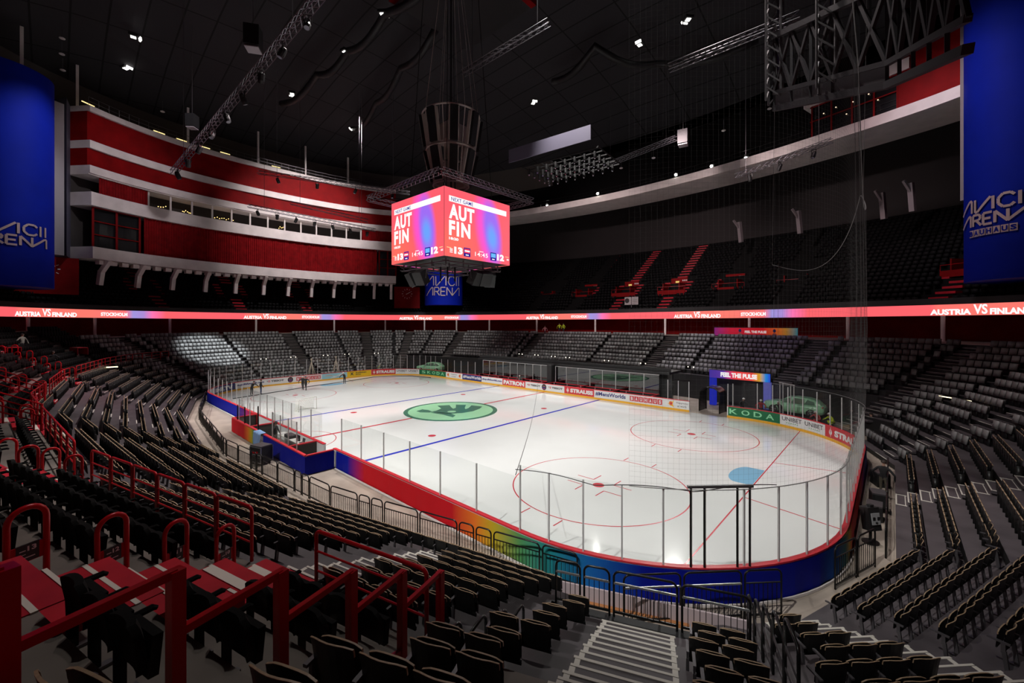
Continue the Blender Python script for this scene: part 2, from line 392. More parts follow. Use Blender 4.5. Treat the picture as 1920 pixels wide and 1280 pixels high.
# adverts: each panel a print on the inner face
def board_fn(s1):      # x metres from the panel's left end (seen from the ice), y metres above the ice
    return lambda x, y, d=.0: rp(s1-x, -.006-d, y)
AD = {}
def ad_mat(name, c): return mat('ad_'+name, c, .35)
A_w = ad_mat('white', (.74, .75, .74)); A_r = ad_mat('red', (.58, .035, .045)); A_n = ad_mat('navy', (.02, .03, .17)); A_g = ad_mat('green', (.008, .15, .055))
A_y = ad_mat('yellow', (.80, .52, .01)); A_b = ad_mat('pale_blue', (.30, .58, .66)); A_k = ad_mat('black', (.03, .03, .035)); A_o = ad_mat('orange', (.75, .24, .03)); A_lg = ad_mat('light_green', (.30, .75, .42)); A_G = ad_mat('grass_green', (.06, .35, .10))
ADM = [A_w, A_r, A_n, A_g, A_y, A_b, A_k, A_o, A_lg, A_G]
def panel(s0, s1, bg, draw):
    w = s1-s0; b = MB(); fn = board_fn(s1)
    put_rect(b, .01, w-.01, .215, 1.015, fn, 0, max(1, int(w/.4)))
    p = b.build('advert_panel', ADM[bg], bd)
    t = MB(); d = lambda x, y: fn(x, y, .004); draw(t, d, w)
    if t.v: t.build('lettering', ADM, p)
def T(s, x0, x1, y0, y1, mi, bold=.02, italic=0, spacing=1.0): return lambda t, d, w: put_text(t, s, x0*w, x1*w, y0, y1, d, mi, bold, italic, spacing)
def many(*fs): return lambda t, d, w: [g(t, d, w) for g in fs]
def tiles(s, mt, ml):
    def g(t, d, w):
        n = len(s); a = .05*w; p = .90*w/n
        for i, ch in enumerate(s):
            put_rect(t, a+i*p, a+(i+.92)*p, .36, .88, d, mt); put_text(t, ch, a+(i+.24)*p, a+(i+.70)*p, .44, .80, lambda x, y: d(x, y)+Vector((0, 0, 0)), ml, .05) if False else put_text(t, ch, a+(i+.24)*p, a+(i+.70)*p, .44, .80, lambda x, y: d(x, y)-rn_in(d, x), ml, .04)
    return g
def rn_in(d, x):
    p = d(x, .5); c = Vector((0, 0, .5)); n = Vector((p.x-max(-HL+RR, min(HL-RR, p.x)) if abs(p.x) > HL-RR else 0, p.y-max(-HW+RR, min(HW-RR, p.y)), 0)); n.normalize(); return n*.005
def mascot_knight(t, d, w):   # pale round sign with crossed strokes beside the word
    put_disc(t, .12*w, .62, .15, .2, d, 0, 20)
    put_rect(t, .12*w-.02, .12*w+.02, .30, .98, d, 0); put_rect(t, .12*w-.012, .12*w+.012, .42, .80, lambda x, y: d(x, y)-rn_in(d, x), 1)
    put_rect(t, .12*w-.1, .12*w+.1, .69, .72, lambda x, y: d(x, y)-rn_in(d, x), 1)
def strauss(t, d, w): mascot_knight(t, d, w); put_text(t, 'STRAUSS', .21*w, .96*w, .40, .86, d, 0, .06)
def emblem(cx):
    def g(t, d, w):
        put_disc(t, cx*w, .62, .36, .37, d, 6, 28); put_disc(t, cx*w, .55, .24, .2, lambda x, y: d(x, y)-rn_in(d, x), 2, 20)
        e = lambda x, y: d(x, y)-rn_in(d, x)*1.6
        put_disc(t, cx*w-.1, .72, .06, .05, e, 7, 10); put_disc(t, cx*w+.1, .72, .06, .05, e, 7, 10); put_rect(t, cx*w-.2, cx*w+.2, .42, .47, e, 1)
    return g
def tissot(x0, x1):
    def g(t, d, w):
        a = x0*w; L = (x1-x0)*w
        put_text(t, 'T', a, a+.07*L, .56, .76, d, 6, .06); put_rect(t, a+.09*L, a+.2*L, .54, .78, d, 1)
        e = lambda x, y: d(x, y)-rn_in(d, x)
        put_rect(t, a+.135*L, a+.155*L, .58, .74, e, 0); put_rect(t, a+.11*L, a+.18*L, .64, .68, e, 0)
        put_text(t, 'TISSOT', a+.25*L, a+L, .54, .78, d, 6, .05)
    return g
def unibet(t, d, w):
    for o in (.04, .53):
        put_text(t, 'UNIBET', (o)*w, (o+.42)*w, .56, .88, d, 6, .01)
        for k in range(6): put_disc(t, (o+.10+.045*k)*w, .42, .045, .04, d, 9, 8)
def happy(x_em, x0, x1, em2=None):
    def g(t, d, w):
        for x in ([x_em] + ([em2] if em2 else [])):
            put_poly(t, [(x*w-.38, .62), (x*w-.1, .56), (x*w+.3, .98), (x*w+.18, .60), (x*w+.3, .3), (x*w, .42)], d, 4)
            put_disc(t, x*w, .64, .2, .22, lambda a, b: d(a, b)-rn_in(d, a), 7, 18); put_disc(t, x*w+.02, .64, .11, .12, lambda a, b: d(a, b)-rn_in(d, a)*1.8, 1, 14)
        put_text(t, 'Happiness', x0*w, x1*w, .64, .86, d, 6, .0); put_text(t, 'at work', (x0+.04)*w, (x1-.06)*w, .36, .56, d, 6, .0)
    return g
def skoda(s, x0=.06, x1=.94):
    def g(t, d, w):
        n = len(s); p = (x1-x0)*w/n
        for i, ch in enumerate(s): put_text(t, ch, x0*w+(i+.12)*p, x0*w+(i+.80)*p, .40, .85, d, 8, .02)
    return g
def raiff(t, d, w):
    put_text(t, 'X', .12*w, .27*w, .42, .86, d, 6, .05); put_text(t, 'Raiffeisen', .36*w, .80*w, .64, .88, d, 6, .02); put_text(t, 'Bank', .36*w, .58*w, .40, .58, d, 6, .02)
def pale(t, d, w):
    put_rect(t, .12*w, .4*w, .66, .72, d, 7); put_rect(t, .42*w, .95*w, .5, .56, d, 0); put_poly(t, [(.3*w, .3), (.5*w, .34), (.9*w, .8), (.8*w, .86)], d, 0)
panel(8.2, 12.7, 1, strauss); panel(12.7, 16.54, 0, unibet); panel(16.54, 20.70, 3, skoda('KODA', .0, .93))
panel(24.15, 26.49, 0, happy(.27, .5, .98)); panel(26.49, 30.38, 0, tiles('BAUHAUS', 1, 0)); panel(30.38, 34.49, 0, T('#MensWorlds', .04, .93, .42, .88, 2, .03))
panel(34.49, 38.56, 1, strauss); panel(38.56, 44.63, 0, many(tissot(.05, .40), emblem(.5), tissot(.61, .96))); panel(44.63, 48.7, 1, T('PATRON', .05, .95, .34, .90, 0, .06))
panel(48.7, 52.78, 0, T('shop.iihfworlds.com', .03, .97, .48, .80, 2, .05, .2)); panel(52.78, 56.91, 2, T('#MensWorlds', .04, .96, .42, .88, 0, .03)); panel(56.91, 60.78, 0, happy(.14, .32, .68, .84))
panel(60.78, 66.91, 3, skoda('SKODA', .06, .96)); panel(66.91, 70.92, 0, unibet); panel(70.92, 74.76, 1, strauss); panel(74.76, 78.65, 4, raiff); panel(78.65, 82.49, 5, pale)
panel(82.49, 86.27, 0, tiles('BAUHAUS', 1, 0)); panel(86.27, 90.07, 0, many(tissot(.05, .62), emblem(.84))); panel(90.07, 94.06, 0, T('shop.iihfworlds.com', .03, .97, .48, .80, 2, .05, .2)); panel(94.06, 98.2, 2, T('IIHF.TV', .1, .9, .36, .84, 0, .05))

# ------------------------------------------------------------------ glass round the ice
def glass_material(name, tint, gl, rough=.02):
    m = bpy.data.materials.new(name); m.use_nodes = True; nt = m.node_tree; nt.nodes.clear()
    o = nt.nodes.new('ShaderNodeOutputMaterial'); mx = nt.nodes.new('ShaderNodeMixShader'); t = nt.nodes.new('ShaderNodeBsdfTransparent'); g = nt.nodes.new('ShaderNodeBsdfGlossy'); fr = nt.nodes.new('ShaderNodeLayerWeight')
    t.inputs[0].default_value = (*tint, 1); g.inputs['Roughness'].default_value = rough; fr.inputs[0].default_value = .5; pw_ = nt.nodes.new('ShaderNodeMath'); pw_.operation = 'POWER'; pw_.inputs[1].default_value = 5; ml = nt.nodes.new('ShaderNodeMath'); ml.operation = 'MULTIPLY_ADD'; ml.inputs[1].default_value = .45; ml.inputs[2].default_value = gl
    nt.links.new(fr.outputs['Facing'], pw_.inputs[0]); nt.links.new(pw_.outputs[0], ml.inputs[0]); nt.links.new(ml.outputs[0], mx.inputs[0]); nt.links.new(t.outputs[0], mx.inputs[1]); nt.links.new(g.outputs[0], mx.inputs[2]); nt.links.new(mx.outputs[0], o.inputs[0]); return m
M_glass = glass_material('clear_glass', (.95, .96, .955), .012)
M_glassd = glass_material('bench_glass', (.30, .31, .31), .16)
def glass_panel(s0, s1, z1, label, grp, post=.05):
    a, b = rp(s0, .08), rp(s1, .08); L = (b-a).length; d = (b-a)/L; rz = atan2(d.y, d.x)
    t = thing('rink_glass', label, 'glass panel', (*a[:2], 1.07), rz, grp); h = z1-1.07
    g = MB(); g.box((L/2, 0, h/2), (L-.03, .012, h)); g.build('pane', M_glass, t)
    p = MB(); p.box((0, 0, h/2), (post, .05, h)); p.build('post', M_alu, t)
    return t
def glaze(s0, s1, w, z1, label, grp):
    n = max(1, round((s1-s0)/w)); w = (s1-s0)/n
    for i in range(n): glass_panel(s0+i*w, s0+(i+1)*w, z1, label, grp)
CE = [0, 6.25, 19.6, 63.5, 76.85, 89.35, 102.7, 146.6, 159.96]
glaze(0.2, 6.25, 1.25, 3.45, 'tall clear glass panel on the end boards under the netting', 'glass at the netted end')
glaze(6.25, 19.6, 1.25, 3.3, 'clear glass panel on the curved boards before the green car', 'glass at the car corner')
glaze(24.15, 27.2, 1.0, 2.9, 'clear glass panel on the far boards beside the gate opening', 'glass by the gate')
glaze(54.2, 63.5, 1.55, 2.9, 'clear glass panel on the far boards past the benches', 'glass past the benches')
glaze(63.5, 76.85, 1.1, 3.3, 'clear glass panel on the curved boards at the far corner', 'glass at the far corner')
glaze(76.85, 89.35, 1.55, 3.3, 'clear glass panel on the far end boards', 'glass at the far end')
glaze(89.35, 102.7, 1.25, 3.3, 'clear glass panel on the curved boards by the stacked cases', 'glass at the cases corner')
glaze(102.7, SX(-6), 1.6, 2.9, 'clear glass panel on the near boards beside the penalty box', 'glass before the penalty box')
glaze(SX(-6), SX(5.6), 1.6, 2.9, 'clear glass panel between the penalty box and the ice', 'glass of the penalty box')
glaze(SX(8.2), SX(21.95), 2.3, 2.95, 'clear glass panel on the near boards above the rainbow cloth', 'glass above the rainbow cloth')
glaze(CE[7], CE[8], 1.2, 3.4, 'tall clear glass panel on the near curved boards', 'glass of the near corner')
glaze(CE[8], STOT+.2, 1.25, 3.45, 'tall clear glass panel on the end boards under the netting', 'glass at the netted end')
# ================================================================== seating bowl
def fidx(a): return [i for i, (x, h) in enumerate(FAC) if abs(x-a) < .1][0]
KTOP = 15
def kstart(a):
    if 60 < a < 140: return 6
    if abs(a-44) < 1: return 3
    if abs(a-292.5) < 1: return 3
    return 0
RK = [ring(TREAD*k-.62) for k in range(KTOP+3)]; RKb = [ring(TREAD*k+.2) for k in range(KTOP+3)]
names = {0: 'end', 20: 'corner', 44: 'corner', 316: 'corner', 340: 'corner'}
for i, (a, h) in enumerate(FAC):
    b = MB(); j = (i+1) % NF; k0 = kstart(a); near = 240 < a < 300
    z = zf(k0); p, q = RK[k0][i], RK[k0][j]
    b.add([(*p, 0), (*q, 0), (*q, z), (*p, z)], [(0, 1, 2, 3)], 1)
    kt = 17 if near else KTOP
    for k in range(k0, kt+1):
        p, q, r, s = RK[k][i], RK[k][j], RKb[k][j], RKb[k][i]; z = zf(k); z2 = zf(k+1); mi = 2 if (k >= 9 and near) else 0
        b.add([(*p, z), (*q, z), (*r, z), (*s, z)], [(0, 1, 2, 3)], mi)
        if k < kt: b.add([(*s, z), (*r, z), (*r, z2), (*s, z2)], [(0, 1, 2, 3)], 2 if mi else 1)
    structure(b.build('floor_terrace', [M_dark, M_black, M_concd]))
# concourse floor, back wall, soffit
ZC = zf(KTOP)
r0 = ring(TREAD*KTOP+.2); r1 = ring(20.5)
b = MB(); b.grid([[(*p, ZC) for p in r0], [(*p, ZC) for p in r1]], 0, True); structure(b.build('floor_concourse', M_concd))
b = MB(); b.grid([[(*p, ZC) for p in r1], [(*p, 9.3) for p in r1]], 0, True); structure(b.build('wall_concourse', M_redwall))
sr = smooth_ring(18.5); so = smooth_ring(23)
b = MB(); b.grid([[(*p, 9.2) for p in smooth_ring(17.9)], [(*p, 9.2) for p in so]], 0, True)
b.grid([[(*p, 9.2) for p in smooth_ring(18.35)], [(*p, 10.9) for p in smooth_ring(18.35)]], 0, True); structure(b.build('ceiling_concourse', M_black))
# pale columns under the upper tier
pts = smooth_ring(17.2, 2)
for i in range(0, len(pts), 3):
    p = pts[i]
    if in_view((*p, 8), 0):
        b = MB(); b.cyl((p[0], p[1], ZC if True else 0), .16, 9.2-ZC, 10); o = b.build('pillar_concourse', M_white); structure(o)

# aisles: (point, direction, half width)
AIS = []
def aisle(p, d, hw=.75, k0=0, k1=KTOP, strips=True, redfrom=99): AIS.append((Vector((*p, 0)), Vector((*d, 0)).normalized(), hw, k0, k1, strips, redfrom))
n1 = Vector((cos(radians(292.5)), sin(radians(292.5)), 0)); t1 = Vector((-n1.y, n1.x, 0))
n2 = Vector((cos(radians(316)), sin(radians(316)), 0)); t2 = Vector((-n2.y, n2.x, 0))
aisle((n1*24.38+t1*18.85)[:2], n1[:2], .80, 3)
aisle((n2*30.6+t2*11.75)[:2], n2[:2], .75, 0)
aisle((32.5, .5), (1, 0), .8)
aisle((21.25, -18.75), (3.8, -7.1), .75, 0, 16, True, 9)
aisle((13, -19.8), (.28, -.96), .65, 0, 16, True, 9); aisle((4, -20), (.06, -1), .65, 0, 16, True, 9); aisle((-5.3, -19.6), (-.16, -.98), .65, 0, 16, True, 9); aisle((-14.2, -18.9), (-.4, -.92), .65, 0, 16, True, 9)
aisle((-30.1, -12.8), (-.719, -.695), .75); aisle((-24.5, -16.4), (-.42, -.9), .7)
aisle((-32.5, .5), (-1, 0), .8); aisle((-32.4, 9.5), (-.92, .4), .75)
aisle((32.4, -5.2), (.94, -.33), .0, 0, KTOP, False); aisle((32.4, 9.0), (.93, .36), .75); aisle((29.2, 14.3), (.66, .75), .75)
aisle((24, 21.5), (.38, .925), .85, 6); aisle((9, 20), (.05, 1), .85, 6); aisle((-12, 20), (-.06, 1), .8, 6); aisle((-24.2, 16.2), (-.42, .9), .8, 6); aisle((-30, 13), (-.72, .69), .7)
GAPL = [(Vector((25.8, -18.5, 0)), Vector((.30, -.955, 0)).normalized(), .30), (Vector((*(n1*24.38+t1*21.35)[:2], 0)), n1, .3)]
def side(p, q, d): return (p-q).x*(-d.y)+(p-q).y*d.x
def in_aisle(p, k):
    for q, d, hw, k0, k1, st, rf in AIS:
        if hw and (p-q).dot(d) > -1.5 and abs(side(p, q, d)) < hw+.24: return True
    for q, d, hw in GAPL:
        if (p-q).dot(d) > -1.5 and abs(side(p, q, d)) < hw+.24: return True
    return False
# stairs in the aisles: half steps with pale nosings
def aisle_steps(q, d, hw, k0, k1, redfrom, nearest):
    tt = Vector((-d.y, d.x, 0)); out = MB()
    # find the facet the aisle lies on, row by row
    for k in range(k0, k1+1):
        best = None
        for i, (a, h) in enumerate(FAC):
            n = Vector((cos(radians(a)), sin(radians(a)), 0))
            if d.dot(n) < .6: continue
            H = h+TREAD*k-.62; u = (H-q.dot(n))/d.dot(n); p = q+d*u
            val = max(p.dot(Vector((cos(radians(b)), sin(radians(b)), 0)))-(g+TREAD*k-.62) for b, g in FAC)
            if val < .02: best = (p, n, a); break
        if best is None: continue
        p, n, a = best; tq = Vector((-n.y, n.x, 0)); z = zf(k); red = k >= redfrom
        rz = radians(a)-pi/2
        rise = zf(k)-zf(k-1) if k > k0 else 0
        if k > k0:     # half step in front of the row edge
            out.box((*(p-n*.2)[:2], z-rise/2-.06), (2*hw, .40, .12), 2 if red else 0, rz)
            out.box((*(p-n*.385)[:2], z-rise/2+.003), (2*hw-.04, .045, .012), 1, rz)
        if red: out.box((*(p+n*.2)[:2], z+.006), (2*hw, .82, .012), 2, rz)
        out.box((*(p+n*.03)[:2], z+.010), (2*hw+.02, .05, .014), 1, rz)
        if nearest and not red:
            for s in (-1, 1):
                out.box((*(p+n*.22+tq*s*(hw-.06))[:2], z+.006), (.09, .34, .01), 1, rz)
                if k > k0: out.box((*(p-n*.2+tq*s*(hw-.06))[:2], z-rise/2+.002), (.09, .30, .01), 1, rz)
            out.box((*(p+n*.34)[:2], z+.008), (2*hw-.1, .03, .012), 1, rz)
        elif k in (9, 10) and red: out.box((*(p+n*.1)[:2], z+.02), (2*hw-.1, .14, .014), 1, rz)
    return out
for ai, (q, d, hw, k0, k1, st, rf) in enumerate(AIS):
    if not hw: continue
    o = aisle_steps(q, d, hw, k0, k1, rf, ai in (0, 1, 2, 3, 4)).build('floor_stairs', [M_dark, M_whitet, M_redpaint]); structure(o)

# ------------------------------------------------------------------ chairs
def chair_parts():
    """folding arena chair: shell back and tipped-up seat, both with a pale plywood edge"""
    def shell(y0, z0, z1, tilt, curve, mb, edge, w=.455, th=.012):
        nx, nz = 6, 5; F = []; Bk = []
        def pt(u, v, o):
            x = (u-.5)*w; c = curve*(4*(u-.5)**2); zz = z0+(z1-z0)*v
            if v > .99: zz -= .03*(2*abs(u-.5))**4
            return (x, y0+tilt*v-c+o, zz)
        rows = [[pt(i/nx, j/nz, 0) for i in range(nx+1)] for j in range(nz+1)]; rb = [[pt(i/nx, j/nz, th) for i in range(nx+1)] for j in range(nz+1)]
        mb.grid(rows[::-1]); mb.grid(rb)
        per = [(i/nx, 1) for i in range(nx+1)]; side = [(1, 1-j/8) for j in range(0, 3)]; sl = [(0, 1-j/8) for j in range(2, -1, -1)]
        path = sl[:-1]+per+side[1:]
        a = [pt(u, v, -.002) for u, v in path]; b_ = [pt(u, v, th+.002) for u, v in path]
        up = lambda P: [(p[0]*1.008, p[1], p[2]+.005) for p in P]
        edge.grid([a, up(a), up(b_), b_])
    back = MB(); e1 = MB(); shell(-.02, .44, .86, .07, .05, back, e1)
    seat = MB(); e2 = MB(); shell(-.15, .42, .78, .03, .0, seat, e2, .44, .014)
    arm = MB(); arm.box((.25, -.10, .60), (.045, .30, .03)); arm.box((.25, -.04, .50), (.035, .06, .20)); arm.bar((.25, .02, 0), (.25, -.03, .45), .05, .06); arm.box((.25, -.02, .012), (.08, .22, .024))
    bar = MB(); bar.box((0, -.05, .42), (.5, .03, .05))
    return back, e1, seat, e2, arm, bar
back, e1, seat, e2, arm, bar = chair_parts()
def make_chair():
    t = thing('arena_chair', 'black folding chair', 'chair')
    bk = back.build('backrest', M_seatblk, t); e1.build('edge_trim', M_ply, bk)['label'] = 'pale plywood edge'
    st = seat.build('seat', M_seatblk, t); e2.build('edge_trim', M_ply, st)['label'] = 'pale plywood edge'
    arm.build('armrest', M_greymetal, t); bar.build('support_bar', M_blackmetal, t); return t
def padded():
    bk = MB(); n = 6
    rows = []
    for j, (z, y, w) in enumerate([(.38, .0, .40), (.52, .0, .44), (.66, .02, .46), (.74, .035, .42), (.78, .045, .32)]):
        rows.append([((u-.5)*w, y-.03*(1-abs(2*u-1)**3), z+.015*(1-abs(2*u-1)**2)) for u in np.linspace(0, 1, n+1)])
    rb = [[(x, y+.06, z) for x, y, z in r] for r in rows]
    bk.grid(rows[::-1]); bk.grid(rb)
    bk.grid([rows[-1], rb[-1]]); bk.grid([[r[0] for r in rows], [r[0] for r in rb]]); bk.grid([[r[-1] for r in rb], [r[-1] for r in rows]])
    st = MB(); st.box((0, -.06, .48), (.43, .07, .32), M=Matrix.Rotation(.10, 3, 'X'))
    am = MB()
    am.tube([(.26, .05, .60), (.26, -.06, .605), (.26, -.22, .61), (.26, -.25, .59)], [.026, .03, .03, .02], 6); am.box((.26, .0, .31), (.035, .08, .58))
    lg = MB(); lg.box((.26, -.02, .015), (.07, .2, .03)); return bk, st, am, lg
pb, ps, pa, pl = padded()
def make_padded():
    t = thing('padded_chair', 'black upholstered folding chair', 'chair')
    pb.build('backrest', M_fabric, t, True); ps.build('seat', M_fabric, t); pa.build('armrest', M_fabric, t); pl.build('foot', M_greymetal, t); return t
# simple shape of the many chairs farther off (one mass)
def simple_chair():
    b = MB(); b.box((0, .02, .66), (.44, .05, .42), 1, M=Matrix.Rotation(-.12, 3, 'X')); b.box((0, -.10, .63), (.44, .05, .46), 0, M=Matrix.Rotation(-.22, 3, 'X')); b.box((0, -.02, .22), (.40, .06, .36), 1); return b
def medium_chair():
    b = MB(); b.box((0, .01, .64), (.45, .025, .42), 2, M=Matrix.Rotation(-.14, 3, 'X')); b.box((0, .042, .852), (.46, .034, .012), 3)
    b.box((0, -.13, .60), (.44, .03, .36), 2); b.box((0, -.13, .785), (.445, .036, .012), 3); b.box((.25, -.06, .3), (.04, .2, .6), 2); return b
def tile(name, proto, places, mats, cat, label, extra=None):
    """one mesh holding many copies (x,y,z,rz)"""
    V = np.array(proto.v, float); n = len(V); P = np.array(places, float); c, s = np.cos(P[:, 3]), np.sin(P[:, 3])
    X = c[:, None]*V[None, :, 0]-s[:, None]*V[None, :, 1]+P[:, 0:1]; Y = s[:, None]*V[None, :, 0]+c[:, None]*V[None, :, 1]+P[:, 1:2]; Z = np.repeat(V[None, :, 2], len(P), 0)+P[:, 2:3]
    co = np.stack([X, Y, Z], 2).reshape(-1, 3)
    F = np.array(proto.f, int); nf = len(F); k = F.shape[1]
    FF = (F[None]+(np.arange(len(P))*n)[:, None, None]).reshape(-1, k)
    me = bpy.data.meshes.new(name); me.vertices.add(len(co)); me.vertices.foreach_set('co', co.ravel())
    me.loops.add(FF.size); me.loops.foreach_set('vertex_index', FF.ravel()); me.polygons.add(len(FF)); me.polygons.foreach_set('loop_start', np.arange(0, FF.size, k))
    me.polygons.foreach_set('material_index', np.tile(np.array(proto.m), len(P)))
    for m in mats: me.materials.append(m)
    me.update(calc_edges=True); o = link(name, me); return tag(o, label, cat, None, 'stuff')
def seat_grey_material():
    m = bpy.data.materials.new('seat_grey_varied'); m.use_nodes = True; nt = m.node_tree; b = nt.nodes['Principled BSDF']; b.inputs['Roughness'].default_value = .5
    g = nt.nodes.new('ShaderNodeNewGeometry'); mp = nt.nodes.new('ShaderNodeMapRange'); mp.inputs['To Min'].default_value = .13; mp.inputs['To Max'].default_value = .26
    nt.links.new(g.outputs['Random Per Island'], mp.inputs['Value']); nt.links.new(mp.outputs['Result'], b.inputs['Base Color']); return m
M_seatvar = seat_grey_material()
PITCH = .52
cand = []; far = []; farblk = []; padc = []
for i, (a, h) in enumerate(FAC):
    near = 240 < a < 300
    for k in range(kstart(a), (17 if near else KTOP)):
        p, q, t, n = seatline(i, k); L = (q-p).dot(t)
        m = int((L-.3)/PITCH)
        rz = radians(a)-pi/2; zz = zf(k)
        for j in range(m):
            s = (L-m*PITCH)/2+(j+.5)*PITCH; c = p+t*s
            if in_aisle(c, k): continue
            if near and (c-CAM).xy.length < 1.5: continue
            w = (c.x, c.y, zz, rz)
            if not in_view((c.x, c.y, zz+.8), 40): continue
            d = (Vector((c.x, c.y, zz+.6))-CAM).length
            black = near or 310 < a or a < 1
            # padded red-section chairs: left of the glass balustrade, from row nine up
            onleft = side(c, GAPL[0][0], GAPL[0][1]) < 0
            if near and k >= 9 and onleft: padc.append((d, w, i, k, j, c)); continue
            if near and k >= 14: continue
            (cand if black else far).append((d, w, i, k, j, c))
cand.sort(key=lambda e: e[0]); padc.sort(key=lambda e: e[0])
NIND = 300
# name each chair by its block, its row and its place along the row
def block_of(c, i, k):
    a = FAC[i][0]
    if a > 310 and side(c, AIS[1][0], AIS[1][1]) < 0 and a < 330: return 'between corner rails and corner stairs', 4
    if a > 310 and a < 330: return 'right of the corner stairs', 3
    if a >= 330: return 'on the loudspeaker bend', 5
    if a < 1: return ('before the straight end stairs' if c.y < .5 else 'beyond the straight end stairs'), 5
    if side(c, GAPL[0][0], GAPL[0][1]) > 0:
        if side(c, AIS[0][0], AIS[0][1]) < 0: return 'left of the striped stairs', 0
        return 'right of the striped stairs', 1
    for nm, ai in (('between balustrade and red stairs', 3), ('one block past the red stairs', 4), ('two blocks past the red stairs', 5), ('three blocks past the red stairs', 6), ('four blocks past the red stairs', 7)):
        if side(c, AIS[ai][0], AIS[ai][1]) > 0: return nm, 2
    return 'five blocks past the red stairs', 2
def label_chairs(lst, base):
    rows = {}
    for e in lst: rows.setdefault((block_of(e[5], e[2], e[3])[0], e[3]), []).append(e)
    out = {}
    blocks = {}
    for (bn, k) in rows: blocks.setdefault(bn, []).append(k)
    for (bn, k), es in rows.items():
        ks = sorted(blocks[bn]); r = ks.index(k)
        es.sort(key=lambda e: proj((e[1][0], e[1][1], e[1][2]+.8))[0])
        for x, e in enumerate(es):
            out[id(e)] = '%s, %s row up, %s chair along, %s' % (base, ORD[r], ORD[x], bn)
    return out
ind = cand[:NIND]; lab = label_chairs(ind, 'black tan-edged chair')
proto = make_chair(); first = True
for e in ind:
    w = e[1]; grp = 'tan edged chairs '+block_of(e[5], e[2], e[3])[0]
    if first: proto.location = w[:3]; proto.rotation_euler = (0, 0, w[3]); proto['label'] = lab[id(e)]; proto['group'] = grp; first = False
    else: dup(proto, w[:3], w[3], lab[id(e)], grp)
if cand[NIND:]: tile('arena_chairs', medium_chair(), [e[1] for e in cand[NIND:]], [M_seatgrey, M_black, M_seatblk, M_ply], 'chairs', 'rows of black tan-edged chairs farther round the bowl')
ind = padc[:150]; lab = label_chairs(ind, 'black padded chair'); first = True
protop = make_padded()
for e in ind:
    w = e[1]; grp = 'padded chairs of the red section'
    if first: protop.location = w[:3]; protop.rotation_euler = (0, 0, w[3]); protop['label'] = lab[id(e)]; protop['group'] = grp; first = False
    else: dup(protop, w[:3], w[3], lab[id(e)], grp)
def padded_simple():
    b = MB(); b.box((0, .04, .66), (.45, .10, .5), 0, M=Matrix.Rotation(-.14, 3, 'X')); b.box((0, -.17, .52), (.44, .13, .40), 0); b.box((.26, -.14, .6), (.05, .34, .05), 0); return b
if padc[150:]: tile('padded_chairs', padded_simple(), [e[1] for e in padc[150:]], [M_fabric], 'chairs', 'rows of black padded chairs deep in the red section')
tile('stand_chairs', simple_chair(), [e[1] for e in far], [M_seatvar, M_black], 'chairs', 'rows of grey tip-up chairs on the far stands')
print('CHAIRS', len(cand), len(padc), len(far))
# ================================================================== upper bowl
def poly_param(pts, closed=True):
    L = [0]; P = [Vector((*p, 0)) for p in pts]
    if closed: P = P+[P[0]]
    for a, b in zip(P, P[1:]): L.append(L[-1]+(b-a).length)
    def at(s, off=0, z=0):
        s = s % L[-1]; i = int(np.searchsorted(L, s, 'right'))-1; i = min(max(i, 0), len(P)-2); d = (P[i+1]-P[i]); t = d.normalized(); q = P[i]+t*(s-L[i])
        return Vector((q.x+t.y*off, q.y-t.x*off, z))
    return at, L[-1], L
# LED ribbon board
RB = smooth_ring(18.3, 3); rb_at, RBL, _ = poly_param(RB)
RZ0, RZ1 = 9.22, 10.28
def rb_s(x, y):
    best = min(range(len(RB)), key=lambda i: (RB[i][0]-x)**2+(RB[i][1]-y)**2); s = 0
    for i in range(best): s += (Vector(RB[i+1])-Vector(RB[i])).length
    return s
rbn = thing('led_ribbon', 'thin red LED ribbon board with scrolling team names around the whole hall', 'LED ribbon')
bk_ = MB(); n = 220
bk_.grid([[rb_at(RBL*i/n, o, z) for o, z in ((.25, RZ0-.05), (-.02, RZ0-.05), (-.02, RZ1+.05), (.25, RZ1+.05))] for i in range(n+1)]); bk_.build('casing', M_black, rbn)
def ribbon_led():
    m = bpy.data.materials.new('led_ribbon_screen'); m.use_nodes = True; nt = m.node_tree; b = nt.nodes['Principled BSDF']; b.inputs['Base Color'].default_value = (0, 0, 0, 1)
    uv = nt.nodes.new('ShaderNodeUVMap'); sp = nt.nodes.new('ShaderNodeSeparateXYZ'); fr = nt.nodes.new('ShaderNodeMath'); fr.operation = 'FRACT'; cr = nt.nodes.new('ShaderNodeValToRGB')
    nt.links.new(uv.outputs[0], sp.inputs[0]); nt.links.new(sp.outputs[0], fr.inputs[0]); nt.links.new(fr.outputs[0], cr.inputs[0]); nt.links.new(cr.outputs[0], b.inputs['Emission Color']); b.inputs['Emission Strength'].default_value = 1.0
    el = cr.color_ramp.elements; a = lin(255, 100, 108)
    el[0].position = 0; el[0].color = (*a, 1); el[1].position = 1; el[1].color = (*a, 1)
    for p, c in ((.02, lin(255, 118, 110)), (.30, lin(255, 125, 112)), (.44, lin(255, 118, 120)), (.475, lin(160, 150, 222)), (.52, lin(172, 140, 215)), (.56, lin(255, 118, 180)), (.62, a)):
        e = el.new(p); e.color = (*c, 1)
    return m
S_AN = 67.6; PER = 28.2      # the moving picture repeats along the ribbon
me = bpy.data.meshes.new('screen'); vs = []; fs = []; n = 360
for i in range(n+1):
    for z in (RZ0, RZ1): vs.append(rb_at(RBL*i/n, -.04, z))
for i in range(n): fs.append((2*i, 2*i+1, 2*i+3, 2*i+2))
me.from_pydata(vs, [], fs); uvl = me.uv_layers.new()
